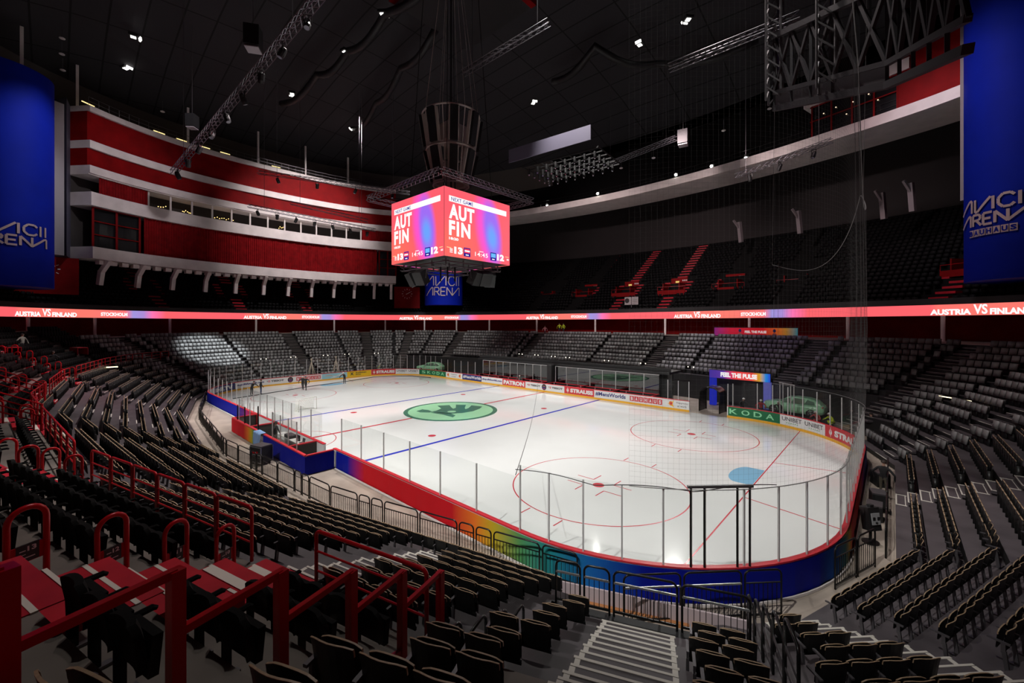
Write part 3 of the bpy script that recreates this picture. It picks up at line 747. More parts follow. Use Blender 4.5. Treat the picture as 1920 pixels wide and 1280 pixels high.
for p in me.polygons:
    for li in p.loop_indices: uvl.data[li].uv = (-(RBL*(me.loops[li].vertex_index//2)/n-S_AN)/PER+20, .5)
me.materials.append(ribbon_led()); link('screen', me, rbn)
M_ledw = led('led_white', 255, 250, 250, 1.1)
tx = MB(); H = RZ1-RZ0
for r in range(-1, 8):
    base = S_AN+PER*(r-1); fn = lambda x, y: rb_at(base-x, -.055, RZ0+y*H)
    if not in_view(fn(5, .5), 400): continue
    put_text(tx, 'AUSTRIA', 0, 2.9, .06, .58, fn, 0, .05); put_text(tx, 'VS', 3.05, 4.0, .1, .94, fn, 0, .03); put_text(tx, 'FINLAND', 4.15, 6.9, .06, .58, fn, 0, .05); put_text(tx, 'STOCKHOLM', 9.6, 12.7, .24, .70, fn, 0, .05)
tx.build('lettering', M_ledw, rbn)

# upper tier
UT0, UT1, UZ0 = 18.6, 40, 10.3
USL = .66
NU = 24
b = MB(); rr = [smooth_ring(UT0+.85*k) for k in range(NU+1)]
for k in range(NU):
    z = UZ0+.85*USL*k
    b.grid([[(*p, z) for p in rr[k]], [(*p, z) for p in rr[k+1]]], 0, True); b.grid([[(*p, z) for p in rr[k+1]], [(*p, z+.85*USL) for p in rr[k+1]]], 0, True)
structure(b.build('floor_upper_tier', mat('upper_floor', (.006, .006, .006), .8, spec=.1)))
zt = UZ0+.85*USL*NU
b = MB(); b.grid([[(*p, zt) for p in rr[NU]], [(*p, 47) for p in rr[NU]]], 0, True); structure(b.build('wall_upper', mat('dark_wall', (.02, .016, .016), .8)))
# red stairs and exits in the upper tier
USTAIR = []
far_x = [-21, -12.5, -4, 4.5, 13, 21.5]
for x in far_x: USTAIR.append(((x, 20+18.6), Vector((.02*x/5, 1, 0)).normalized()))
USTAIR += [((34.6, 32.4), Vector((.62, .78, 0)).normalized()), ((-50.4, 17), Vector((-.95, .3, 0)).normalized()), ((-51.2, 7), Vector((-1, .1, 0)).normalized()), ((-51.2, -4), Vector((-1, -.06, 0)).normalized()), ((-50.2, -14.5), Vector((-.94, -.3, 0)).normalized())]
for si, (q, d) in enumerate(USTAIR):
    q = Vector((*q, 0)); b = MB(); rz = atan2(d.y, d.x)-pi/2; t = Vector((-d.y, d.x, 0))
    for k in range(NU):
        c = q+d*(.85*k+.42); z = UZ0+.85*USL*k; wd = 1.7
        if k in (5, 6, 7, 8, 9): # stairs split round the exit
            for s in (-1, 1): cc = c+t*s*1.9; b.box((cc.x, cc.y, z+.02+.1), (1.0, .9, .24), 0, rz)
        else: b.box((c.x, c.y, z+.02+.1), (wd, .9, .24), 0, rz)
    o = b.build('floor_upper_stairs', M_redpaint); structure(o)
    if si < 7:                     # the exit box with its sign
        c = q+d*(.85*5); z = UZ0+.85*USL*5
        t_ = thing('exit_box', 'red walled exit %s in the dark upper tier' % ['left of the scoreboard', 'just right of the scoreboard', 'below the row of flood lamps', 'behind the small grey panel', 'under the hanging net edge', 'behind the tall net hem', 'beside the blue banner'][si], 'exit', (c.x, c.y, z), rz, 'exits of the upper tier')
        w_ = MB(); w_.box((0, .1, .55), (4.6, .12, .7)); w_.build('front_wall', M_redwall, t_)
        w_ = MB()
        for s in (-1, 1): w_.box((s*1.35, 1.9, 1.3), (.12, 3.6, 1.6))
        w_.box((0, 3.7, 2.75), (2.8, .12, .9)); w_.build('side_wall', M_redwall, t_)
        w_ = MB(); w_.box((0, 3.62, 1.2), (2.5, .1, 2.2)); w_.build('opening', M_black, t_)
        w_ = MB(); w_.box((-.3, 3.58, 2.55), (.6, .06, .3)); w_.build('exit_sign', led('sign_amber', 255, 215, 120, .8), t_)
        w_ = MB()
        for j in range(4): w_.box((.6+.22*j, 3.62, 2.75), (.12, .02, .25))
        w_.build('sector_number', M_white, t_)
        w_ = MB(); w_.tube([(-2.3, .1, .9), (-2.3, .1, 1.5), (2.3, .1, 1.5), (2.3, .1, .9)], .03, 5); w_.build('guard_rail', M_redrail, t_)
# chairs of the upper tier as one mass
up = MB(); up.box((0, .02, .64), (.45, .06, .42)); up.box((0, -.12, .58), (.44, .06, .36))
places = []
for k in range(NU-1):
    pts = smooth_ring(UT0+.85*k+.55, 2); at, LL, _ = poly_param(pts); m = int(LL/.6)
    for j in range(m):
        p = at(j*.6, 0, 0); p2 = at(j*.6+.1, 0, 0); z = UZ0+.85*USL*k
        if not in_view((p.x, p.y, z+.7), 10): continue
        ok = True
        for q, d in USTAIR:
            q = Vector((*q, 0)); lat = abs(side(p, q, d)); lim = 1.25
            if (p-q).dot(d) > -2 and (lat < lim or (4.0 < (p-q).dot(d) < 8.8 and lat < 2.7)) and (p-q).length < 30: ok = False; break
        if not ok: continue
        t = (p2-p).normalized(); places.append((p.x, p.y, z, atan2(t.y, t.x)+0))
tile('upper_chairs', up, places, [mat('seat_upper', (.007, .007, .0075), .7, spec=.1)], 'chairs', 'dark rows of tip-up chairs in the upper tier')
print('UPPER', len(places))

# ------------------------------------------------------------------ suite facade at the far end (red and white bands)
FR = smooth_ring(17.6, 3); f_at, FL, _ = poly_param(FR)
def ring_s(pts, x, y):
    best = min(range(len(pts)), key=lambda i: (pts[i][0]-x)**2+(pts[i][1]-y)**2); s = 0
    for i in range(best): s += (Vector(pts[i+1])-Vector(pts[i])).length
    return s
sA, sB = ring_s(FR, -47.5, 24.5), ring_s(FR, -46.8, -24.8)
def band(name, z0, z1, d0, d1, m, s0=None, s1=None, n=40, lean=0):
    """horizontal band: d0 front face offset (inwards negative), d1 back"""
    s0 = sA if s0 is None else s0; s1 = sB if s1 is None else s1; b = MB()
    rows = [[f_at(s0+(s1-s0)*i/n, o, z) for o, z in ((d1, z0), (d0, z0), (d0+lean, z1), (d1, z1))] for i in range(n+1)]
    b.grid(rows)
    for r in (rows[0], rows[-1]): b.add(r, [(0, 1, 2, 3)])
    return b.build(name, m)
W_ = lambda f: sA+(sB-sA)*f
for nm, z0, z1, d0, m in (('trim_1', 35.6, 36.3, -.5, M_white), ('wall_suites_top', 31.9, 35.6, -.1, M_redwall), ('trim_2', 30.9, 31.9, -.5, M_white), ('wall_suites_mid', 28.7, 30.9, -.1, M_redwall), ('trim_3', 27.7, 28.7, -.5, M_white), ('trim_4', 23.6, 25.3, -.7, M_white), ('trim_5', 16.8, 18.3, -.9, M_white)):
    structure(band(nm, z0, z1, d0, 3, m))
structure(band('wall_suites_back', 16.8, 36.0, 2.6, 3.0, mat('suite_back', (.03, .026, .024), .8)))
# pleated curtain and grid windows of the lower suites
def curtain(name, s0, s1, z0, z1, label, d=-.15, m=None):
    b = MB(); n = int((s1-s0)/.16); b.grid([[f_at(s0+(s1-s0)*i/n, d+(.09 if i % 2 else -.03)+.05*sin(i*.7), z) for z in (z0, z1)] for i in range(n+1)])
    o = b.build(name, m or M_redcurt); tag(o, label, 'curtain'); return o
curtain('stage_curtain', W_(.08), W_(.86), 18.3, 23.6, 'long pleated red curtain between the two lower white bands')
curtain('suite_curtain', W_(.85), W_(.97), 25.2, 27.75, 'short dark red curtain at the end of the open suites', -.05)
curtain('suite_curtain', W_(.02), W_(.14), 25.2, 27.75, 'short dark red curtain behind the scoreboard', -.05)
def grid_window(s0, s1, z0, z1, label, nx=2, nz=3):
    m = f_at((s0+s1)/2, 0, z0); t = thing('grid_window', label, 'window', tuple(m)); g = MB(); fr_ = MB(); loc = lambda s, o, z: f_at(s, o, z)-m
    g.grid([[loc(s0+(s1-s0)*i/6, .2, z) for z in (z0, z1)] for i in range(7)]); g.build('pane', mat('dark_glass', (.012, .012, .014), .15), t)
    for i in range(nx+1): s = s0+(s1-s0)*i/nx; fr_.bar(loc(s, -.02, z0), loc(s, -.02, z1), .22)
    for j in range(nz+1):
        z = z0+(z1-z0)*j/nz
        for i in range(6): fr_.bar(loc(s0+(s1-s0)*i/6, -.02, z), loc(s0+(s1-s0)*(i+1)/6, -.02, z), .12)
    fr_.build('frame', M_redwall, t); return t
grid_window(W_(.87), W_(.985), 18.3, 23.5, 'dark red-framed grid window left of the long curtain'); grid_window(W_(.0), W_(.07), 18.3, 23.5, 'dark red-framed grid window behind the scoreboard corner')
# open suites: pale mullions, ceiling, warm little lamps
structure(band('ceiling_suites', 27.55, 27.7, -.3, 2.8, M_white))
for i in range(13):
    f = .145+.70*i/12; p = f_at(W_(f), .2, 0); b = MB(); b.bar((p.x, p.y, 25.2), (p.x, p.y, 27.7), .22, .22); structure(b.build('pillar_suite', M_white))
M_warm = led('warm_bulb', 255, 205, 120, 3.0)
for gi, (f0, f1, n) in enumerate(((.60, .655, 9), (.72, .745, 7), (.43, .45, 6), (.79, .81, 4))):
    t = thing('string_lights', ['row of small warm bulbs in the middle suites', 'string of warm bulbs beside the pale mullion', 'few warm bulbs in a dark suite', 'warm bulbs next to the short curtain'][gi], 'lights', tuple(f_at(W_((f0+f1)/2), 1.2, 25.9)), 0, 'warm lights in the open suites')
    for j in range(n):
        p = f_at(W_(f0+(f1-f0)*j/max(1, n-1)), 1.2, 25.9+.35*random.random())-Vector(t.location); b = MB(); b.ball(p, .07, 4); b.build('bulb', M_warm, t)
# clocks and brackets under the facade
nb = 0
BR = [.955, .865, .775, .685, .595, .505, .42, .335, .25, .17, .09, .02]
for f in BR:
    s = W_(f); p0 = f_at(s, -.9, 16.8); t = thing('support_bracket', 'white steel bracket under the suite facade, %s from the clock end' % ORD[nb], 'bracket', tuple(p0), 0, 'brackets under the facade'); nb += 1
    dn = (f_at(s, 1, 0)-f_at(s, 0, 0)); r = atan2(dn.y, dn.x); t.rotation_euler = (0, 0, r)
    b = MB(); b.bar((0.2, 0, 0), (1.6, 0, -1.5), .5, .55); b.build('arm', M_white, t)
    b = MB(); b.bar((1.55, 0, -1.3), (1.9, 0, -3.2), .5, .6); b.build('strut', M_white, t)
duct = MB()
for f in np.arange(.03, .97, .028):
    p = f_at(W_(f), .3, 16.5); q = f_at(W_(f+.016), .3, 16.5); duct.bar(p, q, .7, .5)
structure(duct.build('trim_6', M_white))
for (x, y, z, lb) in ((-44.6, -26.6, 15.2, 'white-marked wall clock under the suite facade beside the blue banner'), (-45.8, 25.4, 14.9, 'white-marked wall clock past the brackets, near the far banner')):
    t = thing('wall_clock', lb, 'clock', (x, y, z), 0, 'clocks on the red wall'); dn = Vector((CAM.x-x, CAM.y-y, 0)).normalized(); t.rotation_euler = (0, 0, atan2(dn.y, dn.x)+pi/2)
    b = MB(); b.box((0, .25, -.8), (5.4, .3, 4.6)); b.build('backing_wall', M_redwall, t)
    b = MB()
    for h in range(12): a = pi/6*h; b.bar((.85*sin(a), .06, .85*cos(a)), (1.1*sin(a), .06, 1.1*cos(a)), .07 if h % 3 else .12)
    b.build('hour_mark', M_white, t); b = MB(); b.bar((0, .04, 0), (.75*sin(1.05), .04, .75*cos(1.05)), .1); b.bar((0, .05, 0), (-.25, .05, -.12), .1); b.build('hand', M_white, t)
# end walls beside the facade
def tower(cx, cy, r, z0, z1, label, face, sub=False):
    t = thing('banner_column', label, 'banner', (cx, cy, z0), face)
    b = MB(); n = 40; b.grid([[(r*cos(2*pi*k/n), r*sin(2*pi*k/n), z) for k in range(n)] for z in np.linspace(0, z1-z0, 8)], 0, True); b.add([(r*cos(2*pi*k/n), r*sin(2*pi*k/n), z1-z0) for k in range(n)], [tuple(range(n))]); b.add([(r*cos(2*pi*k/n), r*sin(2*pi*k/n), 0) for k in range(n)], [tuple(range(n))[::-1]])
    b.build('banner', M_bluecol, t, True); return t
M_sign = mat('sign_metal', (.55, .42, .40), .4, .3)
def avicii(t, r, zc, zs=1.0, bauhaus=False, wid=7.2):
    fn = lambda x, y: ((r+.1)*cos(x/r), (r+.1)*sin(x/r), y); b = MB(); w = wid*.5
    def stroke(pts, th=.2):
        for (x0, y0), (x1, y1) in zip(pts, pts[1:]):
            d = Vector((x1-x0, y1-y0)).normalized(); nn = Vector((-d.y, d.x))*th/2; m = 4
            A = [(x0+(x1-x0)*i/m+nn.x, y0+(y1-y0)*i/m+nn.y) for i in range(m+1)]; B = [(x0+(x1-x0)*i/m-nn.x, y0+(y1-y0)*i/m-nn.y) for i in range(m+1)]
            b.grid([[fn(*p) for p in B], [fn(*p) for p in A]])
    def word(glyphs, x0, x1, y0, y1):
        n = sum(g[0] for g in glyphs); u = (x1-x0)/n; x = x0
        for wd, ls in glyphs:
            for L in ls: stroke([(x+px*wd*u, y0+py*(y1-y0)) for px, py in L], .2)
            x += wd*u
    A_ = (1.5, [[(-.1, 0), (.75, 1), (.9, 1), (.9, 0)]]); V_ = (1.5, [[(.15, 1), (.15, 0), (.3, 0), (1.05, 1)]]); I_ = (.5, [[(.5, 0), (.5, 1)]])
    C_ = (1.2, [[(.95, .8), (.75, 1), (.35, 1), (.1, .7), (.1, .3), (.35, 0), (.75, 0), (.95, .2)]]); R_ = (1.1, [[(.15, 0), (.15, 1), (.75, 1), (.9, .75), (.75, .5), (.15, .5)], [(.5, .5), (.95, 0)]])
    E_ = (1.0, [[(.9, 1), (.15, 1), (.15, 0), (.9, 0)], [(.15, .5), (.8, .5)]]); N_ = (1.2, [[(.12, 0), (.12, 1), (.9, 0), (.9, 1)]])
    word([A_, V_, I_, C_, I_, I_], -w, w, zc+.35*zs, zc+2.1*zs); word([A_, R_, E_, N_, A_], -w, w, zc-1.6*zs, zc-.05*zs)
    if bauhaus:
        for i, ch in enumerate('BAUHAUS'):
            x = -w*.62+i*w*.19+.0; put_rect(b, x, x+w*.17, zc-3.1*zs, zc-2.1*zs, fn, 0, 2); put_text(b, ch, x+.05, x+w*.17-.05, zc-2.95*zs, zc-2.25*zs, lambda p, q: ((r+.13)*cos(p/r), (r+.13)*sin(p/r), q), 1, .04)
    b.build('lettering', [M_sign, M_bluecol], t)
t = tower(-39, -30, 4.0, 12.4, 35.5, 'tall blue banner wrapped round the corner column beside the suite facade', radians(40)); avicii(t, 4.0, 5.2, .62, wid=6.0); t.rotation_euler = (0, 0, radians(15))
t = tower(-39, 30, 4.0, 12.3, 33, 'blue banner column behind the hanging scoreboard', radians(-40)); avicii(t, 4.0, 3.6, 1.05, wid=7.6)
t = tower(40.5, 29, 4.0, 12.1, 42, 'tall blue banner round the corner column past the netting', radians(225)); avicii(t, 4.0, 5.6, .60, True, 5.0); t.rotation_euler = (0, 0, radians(225))
def slab(name, pts, z0, z1, m):
    b = MB(); n = len(pts); b.grid([[(*p, z) for p in pts] for z in (z0, z1)], 0, True); b.add([(*p, z1) for p in pts], [tuple(range(n))]); b.add([(*p, z0) for p in pts], [tuple(range(n))[::-1]]); o = b.build(name, m); return structure(o)
M_greywall = mat('grey_wall', (.22, .19, .20), .7); M_slate = mat('slate_wall', (.07, .065, .10), .7)
slab('wall_pier_west', [(-43.6, -29.2), (-41.8, -28.2), (-43.2, -25.2), (-45.2, -26.2)], 16.8, 35.3, M_greywall)
slab('wall_return_west', [(-45.2, -26.2), (-43.2, -25.0), (-46.4, -24.6), (-47.2, -25.4)], 16.8, 36.2, M_slate)
slab('wall_pier_far', [(-44.6, 27.0), (-42.8, 28.0), (-43.5, 29.5), (-45.4, 28.4)], 16.8, 33, M_greywall)
slab('wall_pier_east', [(36.4, 30.4), (37.6, 29.5), (39.2, 31.7), (38.2, 32.8)], 19.8, 42, M_greywall)

# ------------------------------------------------------------------ balcony ring over the far side
BRG = smooth_ring(18.2, 3); b_at, BLn, _ = poly_param(BRG); q0, q1 = ring_s(BRG, 37, 29.5), ring_s(BRG, -40, 30)
b = MB(); n = 90; rows = [[b_at(q0+(q1-q0)*i/n, o, z) for o, z in ((6, 29.5), (-.3, 29.5), (-.3, 30.6), (0, 30.7), (0, 30.6))] for i in range(n+1)]; b.grid(rows); structure(b.build('trim_7', M_white))
b = MB(); b.grid([[b_at(q0+(q1-q0)*i/n, o, z) for o, z in ((.05, 30.6), (6, 30.6), (6, 40))] for i in range(n+1)]); structure(b.build('wall_balcony', mat('upper_floor', (.006, .006, .006), .8, spec=.1)))
# catwalk rail with posts along the balcony
b = MB()
for h in (.55, 1.1): b.tube([b_at(q0+(q1-q0)*i/n, .05, 30.6+h) for i in range(n+1)], .025, 4)
for i in range(0, n+1, 2): p = b_at(q0+(q1-q0)*i/n, .05, 30.6); b.bar(p, p+Vector((0, 0, 1.1)), .03)
tag(b.build('catwalk_rail', M_blackmetal), 'thin black catwalk rail above the curved white balcony edge', 'railing')
b = MB(); n = 40
for h in (.55, 1.1): b.tube([f_at(sA+(sB-sA)*i/n, -.3, 36.3+h) for i in range(n+1)], .03, 4)
for i in range(0, n+1): p = f_at(sA+(sB-sA)*i/n, -.3, 36.3); b.bar(p, p+Vector((0, 0, 1.1)), .04)
tag(b.build('catwalk_rail', M_greymetal), 'grey catwalk rail along the top of the red suite facade', 'railing')
# red boxes at the right hand corner, with dark windows
t = thing('red_gallery', 'red gallery with dark grid windows above the white balcony edge', 'gallery', tuple(b_at(q0+5.5, 0, 30.7)))
O = Vector(t.location)
def gal(name, s0, s1, z0, z1, off, m, nn=6):
    b = MB(); b.grid([[b_at(q0+s0+(s1-s0)*i/nn, o, z)-O for o, z in ((3, z0), (off, z0), (off, z1), (3, z1))] for i in range(nn+1)]); return b.build(name, m, t)
gal('red_panel', .2, 5.6, 30.7, 36.0, -.05, M_redwall); gal('window_pane', 5.6, 13.4, 30.7, 34.3, .1, mat('dark_glass', (.012, .012, .014), .15)); gal('white_band', 4.6, 14.2, 34.3, 35.4, -.25, M_white)
b = MB()
for s in np.linspace(5.6, 13.4, 5): b.bar(b_at(q0+s, -.02, 30.7)-O, b_at(q0+s, -.02, 34.4)-O, .16)
for z in (32.5, 34.2):
    for s in np.linspace(5.6, 12.8, 10): b.bar(b_at(q0+s, -.02, z)-O, b_at(q0+s+.8, -.02, z)-O, .12)
b.build('window_frame', M_redwall, t)
b = MB()
for s, z in ((6.5, 33.5), (8, 33.3), (9.4, 33.1), (11, 33.2), (7.2, 32.3), (10, 32.0), (12.2, 33)): b.ball(b_at(q0+s, -.05, z)-O, .07, 4)
b.build('lamp_reflection', led('warm_white', 255, 225, 190, 1.2), t)
# struts behind the last rows at the right
for i, (x, y) in enumerate(((33.5, 40.5), (31.0, 43), (22, 46), (14, 47.5))):
    t = thing('support_strut', 'pale steel strut under the balcony, %s from the blue banner' % ORD[i], 'strut', (x, y, zt-2.4), 0, 'struts under the balcony'); b = MB(); b.bar((0, 0, 0), (-.2, -.4, 3.2), .5, .5); b.build('upright', M_greywall, t); b = MB(); b.bar((-.2, -.4, 2.2), (-.8, -1.2, 3.4), .25, .25); b.build('brace', M_greywall, t)

# ------------------------------------------------------------------ ceiling: dark panels on a black grid
def ceiling_mat():
    m = bpy.data.materials.new('ceiling_panels'); m.use_nodes = True; nt = m.node_tree; b = nt.nodes['Principled BSDF']; b.inputs['Roughness'].default_value = .85
    tc = nt.nodes.new('ShaderNodeTexCoord'); br = nt.nodes.new('ShaderNodeTexBrick'); br.offset = 0
    for k, v in (('Color1', (.030, .028, .033, 1)), ('Color2', (.024, .023, .027, 1)), ('Mortar', (.0015, .0015, .0018, 1))): br.inputs[k].default_value = v
    br.inputs['Scale'].default_value = 1; br.inputs['Mortar Size'].default_value = .10; br.inputs['Brick Width'].default_value = 7.5; br.inputs['Row Height'].default_value = 3.1; br.inputs['Mortar Smooth'].default_value = .1
    nt.links.new(tc.outputs['Object'], br.inputs['Vector']); nt.links.new(br.outputs['Color'], b.inputs['Base Color']); return m
b = MB(); rows = []
for r, z in ((0, 47.5), (.3, 47), (.55, 46), (.8, 44), (1.0, 41.5)):
    rows.append([(p[0]*r, p[1]*r, z) for p in smooth_ring(24, 2)])
b.grid(rows[::-1], 0, True); structure(b.build('ceiling', ceiling_mat(), None))
b = MB(); ro = [p for p in smooth_ring(24, 2) if p[0] < -18]; b.grid([[(*p, 36.4) for p in ro], [(*p, 41.6) for p in ro]]); structure(b.build('wall_attic', mat('attic_wall', (.09, .08, .072), .8)))
# ================================================================== hanging scoreboard
JS = 4.03; JZ0, JZ1 = 14.15, 20.0
jb = thing('scoreboard_cube', 'hanging four-sided scoreboard cube with bright red screens showing the next game', 'scoreboard', (0, 0, JZ0))
b = MB(); b.box((0, 0, (JZ1-JZ0)/2), (2*JS-.1, 2*JS-.1, JZ1-JZ0-.06)); b.build('cube_body', M_black, jb)
def jumbo_mat():
    m = bpy.data.materials.new('led_scoreboard_picture'); m.use_nodes = True; nt = m.node_tree; L = nt.links; b = nt.nodes['Principled BSDF']; b.inputs['Base Color'].default_value = (0, 0, 0, 1); b.inputs['Emission Strength'].default_value = 1.0
    uv = nt.nodes.new('ShaderNodeUVMap')
    def blob(loc, sc, c0, c1, rot=0):
        mp = nt.nodes.new('ShaderNodeMapping'); mp.vector_type = 'TEXTURE'; mp.inputs['Location'].default_value = (*loc, 0); mp.inputs['Scale'].default_value = (*sc, 1); mp.inputs['Rotation'].default_value = (0, 0, rot); L.new(uv.outputs[0], mp.inputs[0])
        ln = nt.nodes.new('ShaderNodeVectorMath'); ln.operation = 'LENGTH'; L.new(mp.outputs[0], ln.inputs[0])
        mr = nt.nodes.new('ShaderNodeMapRange'); mr.interpolation_type = 'SMOOTHSTEP'; mr.inputs['From Min'].default_value = c0; mr.inputs['From Max'].default_value = c1; mr.inputs['To Min'].default_value = 1; mr.inputs['To Max'].default_value = 0
        L.new(ln.outputs['Value'], mr.inputs['Value']); return mr.outputs['Result']
    def mix(f, a, c):
        mx = nt.nodes.new('ShaderNodeMix'); mx.data_type = 'RGBA'; L.new(f, mx.inputs[0])
        if isinstance(a, tuple): mx.inputs[6].default_value = (*a, 1)
        else: L.new(a, mx.inputs[6])
        mx.inputs[7].default_value = (*c, 1); return mx.outputs[2]
    c = mix(blob((.15, .2), (.5, .5), 0, 1), lin(255, 96, 110), lin(255, 112, 96))
    c = mix(blob((.64, .5), (.23, .72), .5, 1.05, .12), c, lin(255, 85, 205))
    c = mix(blob((.70, .48), (.17, .6), .5, 1.05, .12), c, lin(160, 110, 245))
    c = mix(blob((.70, .40), (.11, .28), .2, 1.1, .12), c, lin(110, 165, 255))
    L.new(c, b.inputs['Emission Color']); return m
JM = jumbo_mat(); M_ledb = led('led_navy', 30, 25, 150, .9); M_ledy = led('led_pale_yellow', 255, 225, 160, 1.0)
L_ = led('led_flag_blue', 110, 190, 255, 1.0); R_ = led('led_flag_red', 255, 60, 90, 1.0)
def screen(nx, ny):
    # u runs left to right seen from outside
    t = Vector((-ny, nx, 0)); n = Vector((nx, ny, 0)); Wd = 2*JS; Ht = JZ1-JZ0
    fn = lambda x, y, d=.0: n*(JS+.02+d)+t*((x-.5)*Wd)+Vector((0, 0, y*Ht))
    me = bpy.data.meshes.new('screen'); me.from_pydata([fn(0, 0), fn(1, 0), fn(1, 1), fn(0, 1)], [], [(0, 1, 2, 3)]); uvl = me.uv_layers.new()
    for i, q in enumerate(((0, 0), (1, 0), (1, 1), (0, 1))): uvl.data[i].uv = q
    me.materials.append(JM); sc = link('screen', me, jb); sc['label'] = 'red screen reading AUT FIN'
    b = MB(); f1 = lambda x, y: fn(x, y, .01); f2 = lambda x, y: fn(x, y, .02)
    put_rect(b, .06, .94, .80, .885, f1, 0); put_text(b, 'NEXT GAME', .09, .40, .815, .87, f2, 1, .012, 0, 1.05)
    put_text(b, 'AUT', .06, .42, .55, .77, f1, 0, .045, 0, 1.12); put_text(b, 'FIN', .06, .36, .31, .53, f1, 0, .045, 0, 1.2); put_text(b, '18:20', .06, .19, .245, .285, f1, 0, .05)
    put_text(b, '13', .13, .25, .05, .155, f1, 0, .06); put_rect(b, .265, .36, .035, .165, f1, 1); put_rect(b, .275, .35, .085, .15, f2, 3); put_rect(b, .275, .35, .105, .128, lambda x, y: fn(x, y, .03), 0); put_rect(b, .29, .335, .05, .065, f2, 0)
    put_text(b, '14:45', .43, .63, .065, .13, f1, 0, .015, 0, 1.1); put_rect(b, .49, .56, .14, .15, f1, 0)
    put_rect(b, .67, .765, .035, .165, f1, 1); put_rect(b, .68, .755, .085, .15, f2, 4); put_rect(b, .695, .74, .05, .065, f2, 0); put_text(b, '12', .78, .90, .05, .155, f1, 0, .06)
    for x in (.03, .92): put_rect(b, x, x+.06, .125, .135, f1, 2)
    for y in (.06, .085, .105): put_rect(b, .07, .11, y, y+.013, f1, 0)
    for y in (.09, .075): put_rect(b, .945, .985, y, y+.01, f1, 0)
    b.build('lettering', [M_ledw, M_ledb, M_ledy, R_, L_], sc)
for nx, ny in ((0, -1), (1, 0), (0, 1), (-1, 0)): screen(nx, ny)
# frame and loudspeakers below the cube
b = MB()
for z in (-.25, -.6):
    for s in (-1, 1): b.bar((-3.6, s*3.2, z), (3.6, s*3.2, z), .1); b.bar((s*3.2, -3.6, z), (s*3.2, 3.6, z), .1); b.bar((-3, s*1.2, z), (3, s*1.2, z), .08); b.bar((s*1.2, -3, z), (s*1.2, 3, z), .08)
for x in (-3.2, -1.2, 1.2, 3.2):
    for y in (-3.2, -1.2, 1.2, 3.2): b.bar((x, y, 0), (x, y, -.7), .09)
b.build('lower_frame', M_greymetal, jb)
wi = MB()
for x, y in ((2.2, -2.2), (2.5, -1.6), (1.7, -2.6)): wi.bar((x, y, -.6), (x, y, -1.9), .1)
wi.build('lower_mast', M_blackmetal, jb)
for i, (x, y, a, w) in enumerate(((-1.5, -3.0, -.2, 1.15), (-.2, -3.1, .15, 1.1), (3.0, 1.4, 1.4, 1.15), (2.9, .2, 1.75, 1.1), (-2.4, -2.4, -.6, 1.0), (2.6, 2.6, 1.0, 1.0))):
    t = thing('hanging_loudspeaker', 'black loudspeaker tilted under the scoreboard, %s of six' % ORD[i], 'loudspeaker', (x, y, JZ0-.72), a, 'loudspeakers under the scoreboard')
    b = MB(); b.box((0, -.3, -.75), (w, .8, 1.25), M=Matrix.Rotation(.5, 3, 'X')); b.build('cabinet', M_black, t)
    b = MB(); b.tube([(-w/2-.06, -.2, 0), (-w/2-.06, -.3, -.8), (w/2+.06, -.3, -.8), (w/2+.06, -.2, 0)], .04, 5); b.build('yoke', M_greymetal, t)
    b = MB(); b.box((0, -.55, -.95), (w-.1, .03, 1.1), M=Matrix.Rotation(.5, 3, 'X')); b.build('grille', mat('grille', (.05, .05, .05), .7), t)
# square lighting truss above the cube, cone of line arrays above that
def truss_mesh(b, a, c, w=.4, r=.028, step=.6, mi=0):
    a = Vector(a); c = Vector(c); d = (c-a); L = d.length; d.normalize(); s = d.cross(Vector((0, 0, 1)))
    s = s.normalized() if s.length > .01 else Vector((1, 0, 0)); u = s.cross(d)
    C = [s*w/2+u*w/2, -s*w/2+u*w/2, -s*w/2-u*w/2, s*w/2-u*w/2]
    for k in C: b.tube([a+k, c+k], r, 5, mi)
    n = max(1, int(L/step))
    for i in range(n):
        p = a+d*(L*i/n); q = a+d*(L*(i+1)/n)
        for k in range(4): b.bar(p+C[k], q+C[(k+1) % 4], r*1.1, None, mi)
TS = 5.6; TZ = 20.5
sq = thing('square_truss', 'square lighting truss with violet shine above the scoreboard', 'truss', (0, 0, TZ)); M_truss = mat('truss_steel', (.16, .15, .17), .35, .7)
for i, (x, y, x2, y2) in enumerate(((-TS, -TS, TS, -TS), (TS, -TS, TS, TS), (TS, TS, -TS, TS), (-TS, TS, -TS, -TS))):
    b = MB(); truss_mesh(b, (x, y, 0), (x2, y2, 0), .45); b.build('truss_side', M_truss, sq)
b = MB()
for x in (-TS, TS):
    for y in (-TS, TS): b.bar((x*.5, y*.5, 0), (x*.3, y*.3, 24), .05); b.bar((x, y, 0), (x*.5, y*.5, 0), .08)
b.build('suspension_cable', M_blackmetal, sq)
cn = thing('speaker_cone', 'cone of black line-array loudspeakers on pale ribs above the scoreboard', 'loudspeaker array', (0, 0, 21.8)); M_rib = mat('pale_rib', (.62, .56, .52), .6)
for nm, z, r in (('lower_ring', 0, 1.7), ('middle_ring', 3.3, 2.35), ('upper_ring', 6.7, 2.75)):
    b = MB(); b.tube([(r*cos(2*pi*k/32), r*sin(2*pi*k/32), z) for k in range(32)], .09, 6, closed=True); b.build(nm, M_rib, cn)
